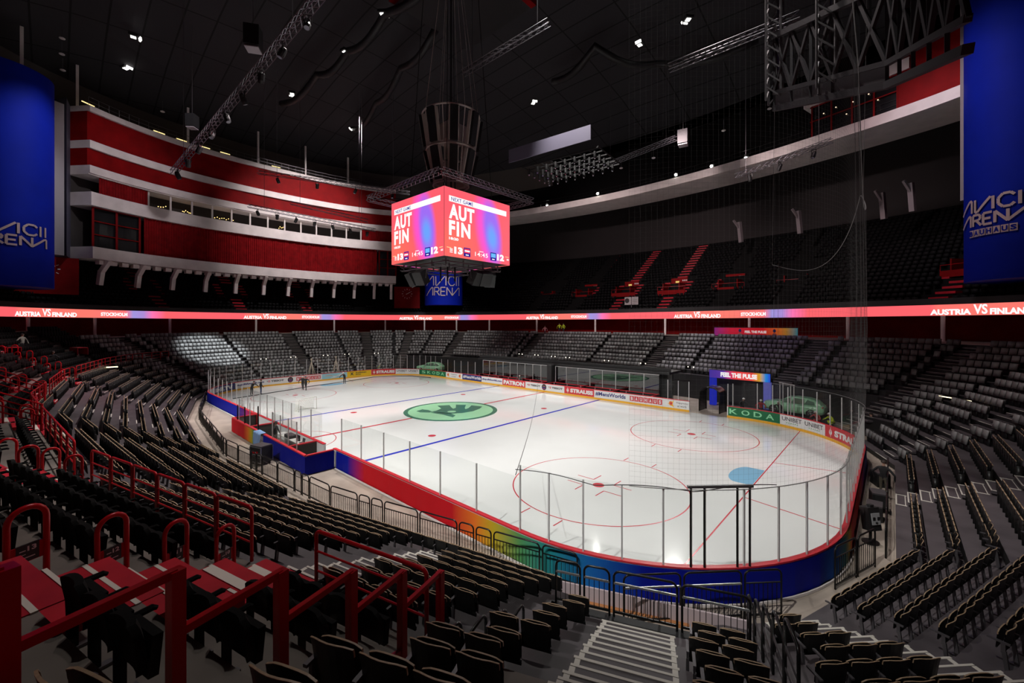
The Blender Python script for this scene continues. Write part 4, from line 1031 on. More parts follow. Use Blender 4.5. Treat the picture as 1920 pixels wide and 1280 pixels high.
for k in range(8):
    a = 2*pi*k/8+.2
    for nm, z0, z1, ra, rb_ in (('speaker_column', .2, 3.1, 1.75, 2.4), ('speaker_column', 3.5, 6.5, 2.4, 2.85)):
        b = MB(); p = Vector((ra*cos(a), ra*sin(a), z0)); q = Vector((rb_*cos(a), rb_*sin(a), z1)); M = Matrix.Rotation(a, 3, 'Z') @ Matrix.Rotation(-atan2(z1-z0, rb_-ra)+pi/2, 3, 'Y')
        b.box((p+q)/2, (.5, .72, (q-p).length), 0, M=M); b.box((p+q)/2-M @ Vector((.2, 0, 0)), (.35, .95, (q-p).length), 1, M=M); b.build(nm, [M_black, M_rib], cn)
b = MB()
for k in range(8): a = 2*pi*k/8+.2+pi/8; b.bar((1.7*cos(a), 1.7*sin(a), 0), (2.7*cos(a), 2.7*sin(a), 6.7), .07); b.bar((2.7*cos(a), 2.7*sin(a), 6.7), (1*cos(a), 1*sin(a), 20), .03)
b.box((0, 0, 5), (2.2, 2.2, 1.6)); b.build('rib', M_rib, cn)
b = MB(); b.bar((0, 0, -1), (0, 0, 20), .12); b.build('hoist_shaft', M_black, cn)

# ------------------------------------------------------------------ trusses and rigging in the roof
def truss(a, c, label, w=.45, grp=None, lights=0, hang=True):
    a = Vector(a); c = Vector(c); t = thing('lighting_truss', label, 'truss', tuple(a), 0, grp)
    b = MB(); truss_mesh(b, (0, 0, 0), c-a, w, .03, .7); b.build('truss_frame', M_truss, t)
    if hang:
        b = MB()
        for f in (.12, .88): p = (c-a)*f; b.bar(p, p+Vector((0, 0, 44-a.z-p.z)), .035)
        b.build('hanger_cable', M_greymetal, t)
    return t
def lamp_head(p, label, yaw=0, grp='stage lamps on the trusses', tilt=.4):
    t = thing('stage_lamp', label, 'stage lamp', tuple(p), yaw, grp)
    b = MB(); b.tube([(-.22, 0, -.5), (-.24, 0, -.05), (.24, 0, -.05), (.22, 0, -.5)], .04, 5); b.build('yoke', M_blackmetal, t)
    b = MB(); M = Matrix.Rotation(tilt, 3, 'X')
    n = 10; rows = [[M @ Vector((r*cos(2*pi*k/n), r*sin(2*pi*k/n), z))+Vector((0, 0, -.55)) for k in range(n)] for z, r in ((.3, .12), (.2, .2), (-.25, .22), (-.45, .17))]; b.grid(rows, 0, True); b.add(rows[0], [tuple(range(n))]); b.build('head', M_black, t)
    b = MB(); b.add([M @ Vector((.16*cos(2*pi*k/n), .16*sin(2*pi*k/n), -.44))+Vector((0, 0, -.55)) for k in range(n)], [tuple(range(n))[::-1]]); b.build('lens', mat('lens', (.2, .2, .25), .1), t); return t
lp = None
def lamps_on(a, c, n, label):
    global lp
    for i in range(n):
        p = Vector(a)+(Vector(c)-Vector(a))*((i+.5)/n)+Vector((0, 0, -.2)); L = label % ORD[i]
        lamp_head(p, L, i*1.3)
TR = [((2.9, -1, 31.2), (11.1, 1.1, 33), 'dark grey truss hung just beside the black roof opening', 0),
      ((19.9, 3.7, 26.8), (27.5, 5.2, 27.6), 'long truss with pale top chord high in front of the balcony', 0),
      ((-33.4, -7, 29.5), (-21.1, 9.6, 27.8), 'truss in front of the top red band of the suites', 4),
      ((-36.7, -7.3, 25.4), (-28.6, 8.2, 23.2), 'low lighting truss hanging before the open suites', 7),
      ((-34.3, -2.4, 26.4), (-27.6, 6.4, 24.2), 'middle truss between the suites and the scoreboard', 0),
      ((-21.7, -18, 23.6), (7.5, -15.7, 27.4), 'long black lamp truss running up toward the roof', 9),
      ((3.6, 22.6, 29.1), (14.2, 20.1, 28.9), 'dim truss behind the dotted lamp grid', 0),
      ((17.9, 29, 26.1), (27.3, 26.7, 26.9), 'truss below the flood lamps over the far stands', 3)]
for a, c, lb, nl in TR:
    truss(a, c, lb)
    if nl: lamps_on(a, c, nl, 'black stage lamp, %s along the '+lb.replace('lighting ', '').replace('long ', '').split(' hanging')[0].split(' running')[0])
# lamp grid: a dark raft with rows of small lamps right of the cone
rf = thing('lamp_raft', 'dark raft with rows of small glinting lamps right of the speaker cone', 'lamp raft', (3, 16, 27.5), .1)
b = MB()
for i in range(6): b.bar((-5, -3+1.2*i, 0), (5, -3+1.2*i, 0), .12)
for i in range(9): b.bar((-5+1.25*i, -3, .1), (-5+1.25*i, 3, .1), .1)
b.build('raft_frame', M_black, rf)
for i in range(8):
    for j in range(5):
        g = MB(); g.cyl((-4.4+1.25*i, -2.4+1.2*j, -.8), .16, .7, 8); g.ball((-4.4+1.25*i, -2.4+1.2*j, -.85), .1, 5, 1); g.build('small_lamp', [M_black, mat('glint', (.7, .65, .75), .08, .6)], rf)
b = MB(); b.box((-1, -3.7, 1.5), (11, .12, 1.6)); b.build('pale_screen', mat('raft_screen', (.13, .12, .17), .5), rf)
# roof fixtures
M_flood = led('flood_white', 255, 252, 240, 60.0); M_fix = led('fixture_white', 255, 252, 245, 3.5); M_tube = led('tube_yellow', 255, 225, 150, 1.6)
for i, x in enumerate(FLOODX):
    t = thing('flood_lamp', 'bright flood lamp above the white balcony edge, %s from the scoreboard' % ORD[i], 'flood lamp', (x, 37.4, 31.0), 0, 'flood lamps on the balcony')
    b = MB(); b.box((0, .25, 0), (.6, .4, .5)); b.build('housing', M_black, t); b = MB(); b.ball((0, .0, 0), .17, 8); b.build('lens', M_flood, t)
    b = MB(); b.tube([(-.35, .25, -.45), (-.35, .25, .0), (.35, .25, .0), (.35, .25, -.45)], .03, 5); b.build('yoke', M_blackmetal, t)
FX = [(-10.7, -1.1, 43.3), (-19.7, -1.1, 43), (-35, -1.9, 43), (-39, 9.9, 43), (8.6, 22.9, 43), (-9.9, 24.6, 43), (-45, -19.5, 43), (-35.9, -19.6, 43), (14.6, 22.5, 43)]
for i, p in enumerate(FX):
    t = thing('ceiling_fixture', 'small bright ceiling fixture on the dark roof grid, number %s from the suites' % ORD[i], 'ceiling fixture', p, .7+i, 'ceiling fixtures')
    t['label'] = 'bright square ceiling fixture, %s' % ['brightest, high above the suites', 'below the brightest one', 'third on the black drape', 'over the scoreboard truss', 'alone above the balcony', 'above the lamp raft', 'near the blue banner', 'high over the suites corner', 'at the roof edge by the truss'][i]
    b = MB(); b.box((0, 0, .15), (.9, .9, .3)); b.build('housing', M_black, t); b = MB(); b.box((0, 0, -.02), (.5, .5, .05)); b.build('diffuser', M_fix, t); b = MB(); b.box((.62, .1, .05), (.16, .7, .3), M=Matrix.Rotation(.5, 3, 'Y')); b.build('flap', M_fix, t)
# hanging black drapes between fixtures
def drape(pts, label, r=.45):
    P = [Vector(p) for p in pts]; out = []
    for a, c in zip(P, P[1:]):
        for i in range(6): f = i/6; q = a.lerp(c, f); q.z -= 1.1*sin(pi*f); out.append(q)
    b = MB(); b.tube(out+[P[-1]], r, 8); tag(b.build('black_drape', M_black, None, True), label, 'drape')
drape([(-39, -2, 42.9), (-27, -1.5, 42.9), (-19.7, -.8, 43.2), (-10.7, -.8, 43.5), (0, 0, 44)], 'black swagged drape through the brightest ceiling fixtures')
drape([(-39, 10, 42.9), (-28, 8, 43), (-18, 6, 43.4), (-9, 5, 44)], 'black swagged drape toward the roof opening')
drape([(-4, 22, 43), (4, 20, 43.5), (9, 27, 42.4), (20, 30, 42)], 'black swagged drape above the balcony side')
drape([(-24, -22, 42.6), (-14, -18, 43.4), (-4, -20, 44)], 'black swagged drape near the blue banner')
b = MB(); b.box((-3.5, 4.5, 44.6), (11, 11, 1.6)); structure(b.build('ceiling_opening', M_black)); b = MB(); b.bar((-9, -1, 44), (-3.2, -1.1, 44), .7, .5); b.bar((2.2, 0, 44), (2.2, 10, 44), .7, .5); structure(b.build('ceiling_opening_edge', M_redwall))
# yellow work lights along the catwalks
for i, f in enumerate((.975, .80, .74, .675, .615, .45)):
    p = f_at(W_(f), .4, 36.75); q = f_at(W_(f)+1.4, .4, 36.75); t = thing('tube_light', 'yellow tube light on the suite catwalk, %s from the blue banner' % ORD[i], 'tube light', tuple(p), 0, 'tube lights on the catwalk')
    b = MB(); b.bar((0, 0, 0), q-p, .09); b.build('tube', M_tube, t); b = MB(); b.bar((0, 0, .1), q-p+Vector((0, 0, .1)), .16, .06); b.build('batten', M_greymetal, t)
for i, (x, y, z) in enumerate(((-37.8, -31, 36.4), (-40.6, -27.5, 36.6))):
    t = thing('tube_light', ['yellow tube light above the middle of the blue banner', 'yellow tube light above the edge of the blue banner'][i], 'tube light', (x, y, z), 0, 'tube lights on the catwalk')
    b = MB(); b.bar((0, 0, 0), (-1.5, 1.3, 0), .1); b.bar((.2, -.2, -.3), (-1.2, 1.0, -.3), .06); b.build('tube', M_tube, t); b = MB(); b.bar((0, 0, .1), (-1.5, 1.3, .1), .18, .06); b.build('batten', M_greymetal, t)
for i, (x, y, z) in enumerate(((-46.5, -24, 0), (-49.2, -12, 0), (-50.2, -2, 0), (-50.3, 6, 0), (-49.6, 14, 0), (-41, -28.5, 0))):
    b = MB(); b.bar((x, y, 36.3), (x, y, 42), .28, .28); structure(b.build('pillar_attic', M_white))
# steel gantry in the upper right corner
gt = thing('roof_gantry', 'dark steel lattice gantry crossing the roof before the blue banner', 'gantry', (29.4, 3.5, 29.5))
b = MB(); O = Vector((29.4, 3.5, 29.5))
A = [Vector((26.2, 5, 22.2)), Vector((31.6, -.5, 19.3)), Vector((33.6, -6, 17.4))]
for zt_, r in ((0, .16), (1.0, .12), (4.6, .16)):
    for p, q in zip(A, A[1:]): b.bar(p+Vector((0, 0, zt_))-O, q+Vector((0, 0, zt_))-O, r*2)
for p, q in zip(A, A[1:]):
    n = 5
    for i in range(n): u = p.lerp(q, i/n)-O; v = p.lerp(q, (i+1)/n)-O; b.bar(u+Vector((0, 0, 1)), v+Vector((0, 0, 4.6)), .16); b.bar(u+Vector((0, 0, 4.6)), v+Vector((0, 0, 1)), .16); b.bar(u, u+Vector((0, 0, 4.6)), .14)
b.build('lattice', mat('gantry_steel', (.03, .028, .032), .5, .4), gt)
for nm, p in (('tower', A[0]), ('tower', A[0].lerp(A[1], .55))):
    b = MB(); truss_mesh(b, p-O+Vector((0, 0, .5)), p-O+Vector((0, 0, 14)), .8, .07, .9); b.box(p-O+Vector((.1, .4, 7)), (.05, .7, 13)); b.build(nm, mat('gantry_dark', (.05, .045, .05), .6), gt)
b = MB(); b.add([p-O+Vector((0, 0, z)) for p, z in ((A[0], .05), (A[1], .05), (A[1], .95), (A[0], .95))], [(0, 1, 2, 3)]); b.build('side_panel', mat('gantry_panel', (.06, .06, .065), .6), gt)
# grey panels hung in the roof
for i, (p, rz, sc, lb) in enumerate((((-2.2, -16.4, 28.2), 1.0, .9, 'pale square panel of a hanging loudspeaker high before the suites'), ((-30.2, -14.9, 31.9), .8, .9, 'pale panel of a hanging loudspeaker before the catwalk'), ((15.1, 19.6, 27.7), .2, .9, 'small grey hanging speaker box under the lamp raft'))):
    t = thing('hanging_speaker_box', lb, 'loudspeaker', p, rz); b = MB(); b.box((0, 0, .8), (1.1*sc, 1.1*sc, 1.6*sc)); b.build('cabinet', M_black, t); b = MB(); b.box((0, 0, -.05), (1.0*sc, 1.0*sc, .08)); b.build('front_panel', mat('speaker_panel', (.33, .30, .33), .6), t); b = MB(); b.bar((0, 0, 1.6), (0, 0, 44-p[2]), .03); b.build('hanger_cable', M_greymetal, t)
# small round disc lamps and reflectors seen as pale dots
for i, (x, y, z) in enumerate(((-40, -25.4, 41.8), (-42.4, -25.4, 41), (-44.6, -25.3, 40), (-46, -15.5, 39), (19.7, 38, 37), (14.6, 36, 35), (5.6, 33.8, 33), (.1, 34.3, 33))):
    t = thing('disc_reflector', 'pale disc hanging in the dark roof, %s' % ['top of the three above the banner', 'middle of the three above the banner', 'lowest of the three above the banner', 'alone before the attic wall', 'just left of the red gallery', 'above the flood lamps', 'near the gallery roof', 'by the grey speaker box'][i], 'reflector', (x, y, z), 0, 'pale discs in the roof')
    b = MB(); b.ball((0, 0, 0), .28, 8, 0, (1, 1, .4)); b.build('disc', mat('disc_pale', (.7, .66, .66), .5), t); b = MB(); b.bar((0, 0, .1), (0, 0, 1.5), .03); b.build('stem', M_greymetal, t)
# small banner screen "FEEL THE PULSE" on the far stands, and the portal below
def rainbow(name, ts, k=.55):
    m = bpy.data.materials.new(name); m.use_nodes = True; nt = m.node_tree; b = nt.nodes['Principled BSDF']; b.inputs['Roughness'].default_value = .6
    uv = nt.nodes.new('ShaderNodeUVMap'); sp = nt.nodes.new('ShaderNodeSeparateXYZ'); cr = nt.nodes.new('ShaderNodeValToRGB'); nt.links.new(uv.outputs[0], sp.inputs[0]); nt.links.new(sp.outputs[0], cr.inputs[0]); nt.links.new(cr.outputs[0], b.inputs['Base Color'])
    if k: nt.links.new(cr.outputs[0], b.inputs['Emission Color']); b.inputs['Emission Strength'].default_value = k
    el = cr.color_ramp.elements; el[0].position = ts[0][0]; el[0].color = (*ts[0][1], 1); el[1].position = ts[-1][0]; el[1].color = (*ts[-1][1], 1)
    for p, c in ts[1:-1]: e = el.new(p); e.color = (*c, 1)
    return m
def flat(name, fn, m, parent):
    me = bpy.data.meshes.new(name); me.from_pydata([fn(0, 0), fn(1, 0), fn(1, 1), fn(0, 1)], [], [(0, 1, 2, 3)]); uvl = me.uv_layers.new()
    for i, q in enumerate(((0, 0), (1, 0), (1, 1), (0, 1))): uvl.data[i].uv = q
    me.materials.append(m); return link(name, me, parent)
a = Vector((14.8, 31.3, 0)); c = Vector((24.0, 29.6, 0)); d = (c-a)
t = thing('banner_sign', 'long red rainbow banner sign on the upper rows of the far stands', 'sign', (*((a+c)/2)[:2], 6.9)); O = Vector(t.location)
fb = lambda x, y, e=0: a+d*x+Vector((0, 0, 6.95+1.0*y))-O+Vector((-d.y, d.x, 0)).normalized()*(-e)
b = MB(); b.bar(a-O+Vector((0, .1, 6.9)), c-O+Vector((0, .1, 6.9)), .12); b.bar(a-O+Vector((0, .1, 7.95)), c-O+Vector((0, .1, 7.95)), .12); b.build('sign_frame', M_black, t)
s_ = flat('sign_face', fb, rainbow('banner_print', ((0, lin(120, 30, 110)), (.22, lin(190, 20, 50)), (.62, lin(200, 20, 30)), (.76, lin(210, 90, 30)), (.88, lin(170, 120, 40)), (1, lin(50, 120, 130))), .45), t)
b = MB(); put_text(b, 'FEEL THE PULSE', .40, .66, .36, .66, lambda x, y: fb(x, y, .03), 0, .05)
for x in (.34, .75): put_disc(b, x, .66, .018, .2, lambda p, q: fb(p, q, .03), 1, 12); put_disc(b, x, .25, .025, .14, lambda p, q: fb(p, q, .03), 2, 12)
b.build('lettering', [led('sign_white', 255, 235, 235, .6), mat('sign_navy', (.03, .04, .2), .5), mat('sign_pink', (.6, .2, .15), .5)], t)
pa_, pc_ = Vector((17.6, 20.2, 0)), Vector((23.2, 19.8, 0)); d = (pc_-pa_); L = d.length
t = thing('portal_arch', 'blue and rainbow portal over the gate opening reading FEEL THE PULSE', 'portal', tuple(pa_), atan2(d.y, d.x)); RBW = ((0, lin(60, 40, 150)), (.25, lin(90, 50, 160)), (.42, lin(235, 60, 70)), (.72, lin(235, 70, 60)), (.84, lin(220, 170, 40)), (.93, lin(20, 140, 220)), (1, lin(30, 70, 220)))
b = MB(); b.box((L/2, .2, 3.25), (L, .4, .85)); b.build('beam', M_black, t)
fb2 = lambda x, y, e=0: Vector((x*L, -.01-e, 2.85+.8*y)); flat('lintel_face', fb2, rainbow('portal_print', RBW, .55), t)
b = MB(); put_text(b, 'FEEL THE PULSE', .20, .80, .2, .8, lambda x, y: fb2(x, y, .02), 0, .06); b.build('lettering', led('portal_white', 255, 250, 250, .9), t)
b = MB(); b.box((.3, .2, 1.43), (.6, .4, 2.84)); b.build('jamb', led('portal_blue', 40, 50, 190, .6), t)
b = MB(); b.box((L-.3, .2, 1.43), (.6, .4, 2.84)); b.build('jamb', led('portal_lilac', 110, 110, 200, .5), t)['label'] = 'lilac right jamb'
b = MB(); b.box((L/2, 1.6, 1.4), (L-.8, .05, 2.8)); b.build('dark_opening', M_black, t)
# ================================================================== rails and barriers near the camera
def path_tube(name, paths, r, m, parent=None, n=8):
    b = MB()
    for p in paths: b.tube(p, r, n)
    return b.build(name, m, parent, True)
def round_top(a, c, z0, z1, r=.12, k=5):
    """inverted U between plan points a and c from z0 up to z1 with rounded corners"""
    a = Vector((*a[:2], 0)); c = Vector((*c[:2], 0)); d = (c-a).normalized(); P = [a+Vector((0, 0, z0))]
    for i in range(k+1): t = pi/2*i/k; P.append(a+d*(r-r*cos(t))+Vector((0, 0, z1-r+r*sin(t))))
    for i in range(k+1): t = pi/2*(1-i/k); P.append(c-d*(r-r*cos(t))+Vector((0, 0, z1-r+r*sin(t))))
    P.append(c+Vector((0, 0, z0))); return P
# red glass balustrade stepping down beside the padded chairs
RP = []
for i, (r_, v) in enumerate(((1.213, 1060), (.805, 1067), (.5556, 1075), (.393, 1075), (.2746, 1071), (.1686, 1068))):
    d = 3.0+.745*(i-1); lat = -r_*d; RP.append(Vector((CAM.x+d*cos(YAW)+lat*sin(YAW), CAM.y+d*sin(YAW)-lat*cos(YAW), CAM.z-(v-HZ)/FPX*d)))
q0_ = RP[1]; q1_ = RP[5]; dr = (q1_-q0_).xy.normalized()
RP = [Vector((*(q0_.xy+dr*.815*(i-1)), q0_.z-.44*(i-1))) for i in range(6)]
for i in range(1, 6):
    hi, lo = RP[i-1], RP[i]
    t = thing('glass_balustrade', 'red framed glass balustrade panel, %s going down from the camera' % ORD[i-1], 'balustrade', (lo.x, lo.y, lo.z-1.3), 0, 'stepped red balustrade'); O = Vector(t.location); rz = atan2(dr.y, dr.x)
    b = MB(); b.box((0, 0, .65), (.09, .09, 1.3), rz=rz); b.build('post', M_redrail, t)
    b = MB(); A = hi-O; A.z = 1.28; b.bar(A, Vector((0, 0, 1.28)), .055, .06); b.build('top_rail', M_redrail, t)
    b = MB(); A = hi-O; A.z = .56; b.bar(A, Vector((0, 0, .30)), .05, .06); b.build('base_rail', M_redrail, t)
    b = MB(); A = hi-O; D = Vector((dr.x, dr.y, 0)); n = Vector((-dr.y, dr.x, 0))*.006; a0 = A*.93; a0.z = .60; a1 = a0.copy(); a1.z = 1.24; b0 = A*.07; b0.z = .36; b1 = b0.copy(); b1.z = 1.24
    vs = [p+s*n for s in (-1, 1) for p in (a0, b0, b1, a1)]; b.add(vs, [(3, 2, 1, 0), (4, 5, 6, 7), (0, 1, 5, 4), (1, 2, 6, 5), (2, 3, 7, 6), (3, 0, 4, 7)]); b.build('pane', M_glass, t)
p = RP[0]; t = thing('balustrade_post', 'thick dark red balustrade post at the edge beside the camera', 'post', (p.x, p.y, p.z-1.5)); b = MB(); b.box((0, 0, .75), (.11, .11, 1.5), rz=rz); b.build('post', M_redrail, t); b = MB(); b.bar((0, 0, 1.48), (-dr.x*.8, -dr.y*.8, 1.48), .06, .07); b.build('top_rail', M_redrail, t)
# stepped black guard rails on both edges of the middle block
def step_rail(p, d, zl, zh, label, grp):
    """loop: tall leg at the lower end p, level rail back along d, short leg on the row above"""
    t = thing('guard_rail', label, 'guard rail', (p.x, p.y, zl), 0, grp); d = d*.72; H = 1.25; P = [Vector((0, 0, 0)), Vector((0, 0, H-.16))]
    for i in range(5): a = pi/2*i/4; P.append(d.normalized()*(.16-.16*cos(a))+Vector((0, 0, H-.16+.16*sin(a))))
    P += [d+Vector((0, 0, H-.02)), d*1.05+Vector((0, 0, H-.12)), d*1.05+Vector((0, 0, zh-zl))]
    path_tube('handrail', [P], .028, M_blackmetal, t); b = MB(); b.bar(Vector((0, 0, .72)), d*1.04+Vector((0, 0, .72)), .02, .07); b.build('middle_rail', M_greymetal, t); b = MB(); b.bar(Vector((0, 0, .35)), d*1.04+Vector((0, 0, .45)), .02, .05); b.build('lower_rail', M_greymetal, t)
lo = Vector((RP[5].x, RP[5].y, 0))
for j, k in enumerate((6, 5, 4, 3)):
    c = lo+Vector((dr.x, dr.y, 0))*(.55+.80*j); step_rail(Vector((c.x, c.y, 0)), -Vector((dr.x, dr.y, 0)), zf(k), zf(k+1), 'black stepped guard rail left of the middle block, %s below the red balustrade' % ORD[j], 'black rails left of the middle block')
for j, k in enumerate((5, 4, 3, 2, 1)):
    c = n1*(24.38+TREAD*k-.5)+t1*21.35; step_rail(c, n1, zf(k), zf(k+1), 'black stepped guard rail right of the middle block, %s from the top' % ORD[j], 'black rails right of the middle block')
# front platform of the middle block
b = MB(); pa = [n1*25.35+t1*16.6, n1*25.35+t1*21.3, n1*26.3+t1*21.3, n1*26.3+t1*16.6]; z = 1.05
b.add([(p.x, p.y, zz) for zz in (0, z) for p in pa], [(3, 2, 1, 0), (4, 5, 6, 7), (0, 1, 5, 4), (1, 2, 6, 5), (2, 3, 7, 6), (3, 0, 4, 7)]); structure(b.build('floor_platform', M_black))
# crowd barriers
def barrier(p, q, z, h, label, grp, bars=True, topbar=False):
    p = Vector((p[0], p[1], 0)); q = Vector((q[0], q[1], 0)); d = q-p; L = d.length; t = thing('crowd_barrier', label, 'barrier', (p.x, p.y, z), atan2(d.y, d.x), grp)
    path_tube('frame', [round_top((0.03, 0), (L-.03, 0), 0, h, .16)], .028, M_blackmetal, t)
    b = MB(); hb = h*.74; b.bar((.03, 0, hb), (L-.03, 0, hb), .03, .03); b.bar((.03, 0, .12), (L-.03, 0, .12), .035, .05); n = max(2, int(L/.13))
    for i in range(1, n): x = .03+(L-.06)*i/n; b.bar((x, 0, .12), (x, 0, hb), .016)
    b.build('bars', M_blackmetal, t)
    if topbar: b = MB(); b.bar((.03, -.01, hb+.0), (L-.03, -.01, hb+.0), .035, .05); b.build('pale_bar', M_steel, t)
    return t
FN = ring(-1.45); fr_pts = [Vector((*FN[i % NF], 0)) for i in range(NF)]
iS = fidx(247.5); path = []
for i in range(fidx(224)+1, fidx(292.5)+1): path.append(fr_pts[i])
at, FLn, _ = poly_param([p[:2] for p in path], False)
s = 4.0; j = 0; widths = [1.9, .75, .75, 1.9]
while s < FLn-.4:
    w = widths[j % 4]; w = min(w, FLn-s); a, c = at(s), at(min(s+w-.06, FLn-.01)); x = (a.x+c.x)/2
    barrier(a, c, -.04, 1.1, 'black crowd barrier before the lower rows, %s along from the far corner' % ORD[j], 'barriers along the near aisle'); s += w; j += 1
for j, (ta, tb) in enumerate(((16.7, 17.4), (17.45, 18.15), (18.2, 19.75), (19.8, 21.3))):
    a, c = n1*25.42+t1*ta, n1*25.42+t1*tb; barrier(a, c, 1.05, 1.15, 'black barrier on the platform before the striped stairs, %s from the left handrails' % ORD[j], 'barriers on the platform', topbar=True)
n3 = Vector((cos(radians(340)), sin(radians(340)), 0)); t3 = Vector((-n3.y, n3.x, 0))
for j, (ta, tb) in enumerate(((7.2, 8.9), (8.95, 10.7), (10.75, 11.9))):
    a, c = n2*29.42+t2*ta, n2*29.42+t2*tb; barrier(a, c, -.04, 1.4, 'tall black barrier at the foot of the corner stairs, %s before the blue cloth' % ORD[j], 'barriers at the corner', topbar=j < 2)
for j, (ta, tb) in enumerate(((1.7, 3.1), (3.15, 4.4))):
    a, c = n3*31.75+t3*ta, n3*31.75+t3*tb; barrier(a, c, -.04, 1.35, 'black barrier on the bend by the loudspeaker stand, %s from its end post' % ORD[1-j], 'barriers on the bend')
a = Vector((31.55, -6.0, 0)); 
for j in range(5): barrier((31.6, -5.8+2.2*j), (31.6, -3.7+2.2*j), -.04, 1.1, 'black barrier seen edge on along the straight end, %s along' % ORD[j], 'barriers of the straight end')
# low pale wall beneath the platform barriers
wl = thing('low_wall', 'low pinkish white wall with orange foot below the platform barriers', 'low wall', tuple(n1*23.55+t1*19)); b = MB(); O = Vector(wl.location)
a, c = n1*23.55+t1*16.2, n1*23.55+t1*21.6; b.bar(a+Vector((0, 0, .26))-O, c+Vector((0, 0, .26))-O, .06, .44); b.build('wall_board', mat('pale_pink_board', (.52, .42, .44), .5), wl); b = MB(); b.bar(a+n1*.05+Vector((0, 0, .02))-O, c+n1*.05+Vector((0, 0, .02))-O, .2, .1); b.build('foot_strip', mat('orange_strip', (.45, .18, .06), .5), wl)
# red tubular rail between the black and the red rows
RR2 = ring(TREAD*9-.66); pth = [Vector((*RR2[i], 0)) for i in range(fidx(224), fidx(292.5)+1)]; at2, L2, _ = poly_param([p[:2] for p in pth], False)
def rail_piece(s0, s1, z, label):
    t = thing('red_railing', label, 'railing', (*at2(s0)[:2], z), 0, 'red railing above the black rows'); O = Vector(t.location); n = max(1, int((s1-s0)/1.25)); w = (s1-s0)/n
    for i in range(n):
        a, c = at2(s0+w*i+.02), at2(s0+w*(i+1)-.04); P = round_top(a, c, z, z+1.02, .1); P = [p-O for p in P]; path_tube('rail_hoop', [P], .032, M_redrail, t)
        b = MB()
        for h in (.35, .68): b.tube([a+Vector((0, 0, z+h))-O, c+Vector((0, 0, z+h))-O], .018, 6)
        b.build('cross_rail', M_redrail, t)
def gaps_on(at, L, k, hw=.9):
    g = []; on = True; s = 0; st = 0
    while s < L:
        p = at(s); hit = any(h_ and abs(side(p, q, d)) < h_+.15 and (p-q).dot(d) > 0 for q, d, h_, *_ in AIS[3:8])
        if hit and on: g.append((st, s)); on = False
        if not hit and not on: st = s; on = True
        s += .1
    if on: g.append((st, L))
    return g
iR = 0; 
for (a, c) in gaps_on(at2, L2, 9)[::-1]:
    # stop at the glass balustrade
    while c > a and side(at2(c), *GAPL[0][:2]) > -.3: c -= .1
    if c-a < 1: continue
    rail_piece(a, c, zf(9), 'red tubular railing above the black rows, %s stretch from the glass balustrade' % ORD[iR]); iR += 1
for j in range(2):
    a, c = (n1*(24.38+8.3)+t1*(12.2+1.7*j)), (n1*(24.38+8.3)+t1*(13.8+1.7*j))
# red hoops at the row ends, with row numbers beside the red stairs
def hoop(c, d, z, label, num=None, grp='red hoops at the row ends'):
    t = thing('aisle_hoop', label, 'hoop rail', (c.x, c.y, z), atan2(d.y, d.x), grp); path_tube('hoop', [round_top((-.17, 0), (.17, 0), 0, .95, .16)], .032, M_redrail, t)
    if num:
        b = MB(); b.box((0, 0, .42), (.32, .02, .2)); b.build('cross_plate', M_redrail, t)
        b = MB(); fn = lambda x, y: (-.09+x*.18, .0135, .33+y*.19); fn = lambda x, y: (.09-x*.18, .0135, .33+y*.19)
        b.box((0, .0, .425), (.2, .024, .2), 0); put_text(b, num, .48, .92, .6, .9, fn, 1, .03); put_rect(b, .1, .4, .64, .70, fn, 1); put_rect(b, .1, .4, .42, .46, fn, 1); put_text(b, 'Rad', .08, .4, .62, .8, fn, 1) if False else None
        put_rect(b, .1, .85, .2, .26, fn, 1); b.build('row_plate', [M_black, mat('plate_white', (.7, .62, .62), .5)], t)['label'] = 'black plate with row number '+num
    return t
nh = 0
for ai in (3, 4, 5, 6, 7):
    q, d, hw = AIS[ai][:3]; tq = Vector((-d.y, d.x, 0))
    for k in range(9, 14):
        for s in (-1, 1):
            if ai == 3 and s > 0: continue
            best = max(((h+TREAD*k-.35-q.dot(n))/d.dot(n), 0) if d.dot(n) > .6 else (-1, 0) for h, n in ((h, Vector((cos(radians(a)), sin(radians(a)), 0))) for a, h in FAC) )
            cands = []
            for a, h in FAC:
                n = Vector((cos(radians(a)), sin(radians(a)), 0))
                if d.dot(n) > .6: cands.append((h+TREAD*k-.30-q.dot(n))/d.dot(n))
            u = min(cands); c = q+d*u+tq*s*(hw+.08)
            if not in_view((c.x, c.y, zf(k)+.5), 20): continue
            wh = ['beside the red stairs', 'at the second stairs', 'at the third stairs', 'at the fourth stairs', 'at the fifth stairs'][ai-3]
            hoop(c, d, zf(k), 'red hoop rail %s, row %d, %s side' % (wh, k+1, 'near' if s > 0 else 'far'), str(k+1) if ai == 3 else None)
# sloping red rails of the entrance stairs in the red section
for j, (x, lb) in enumerate(((5.4, 'sloping red stair railing by the entrance, the nearer one'), (-3.4, 'sloping red stair railing by the entrance, the farther one'))):
    t = thing('stair_railing', lb, 'railing', (x, -26.4, zf(9)), 0, 'sloping entrance railings'); b = MB()
    b.tube([(0, 0, 0), (0, 0, 1.15)], .05, 6); b.tube([(0, -3.5, 1.9), (0, -3.5, 3.1)], .04, 6); b.tube([(0, -7, 3.9), (0, -7, 5.1)], .04, 6); b.build('post', M_redrail, t)
    b = MB()
    for h in (.35, .6, .85, 1.12): b.tube([(0, 0, h), (.1, -7, h+4.0)], .026, 6)
    b.build('sloping_rail', M_redrail, t)

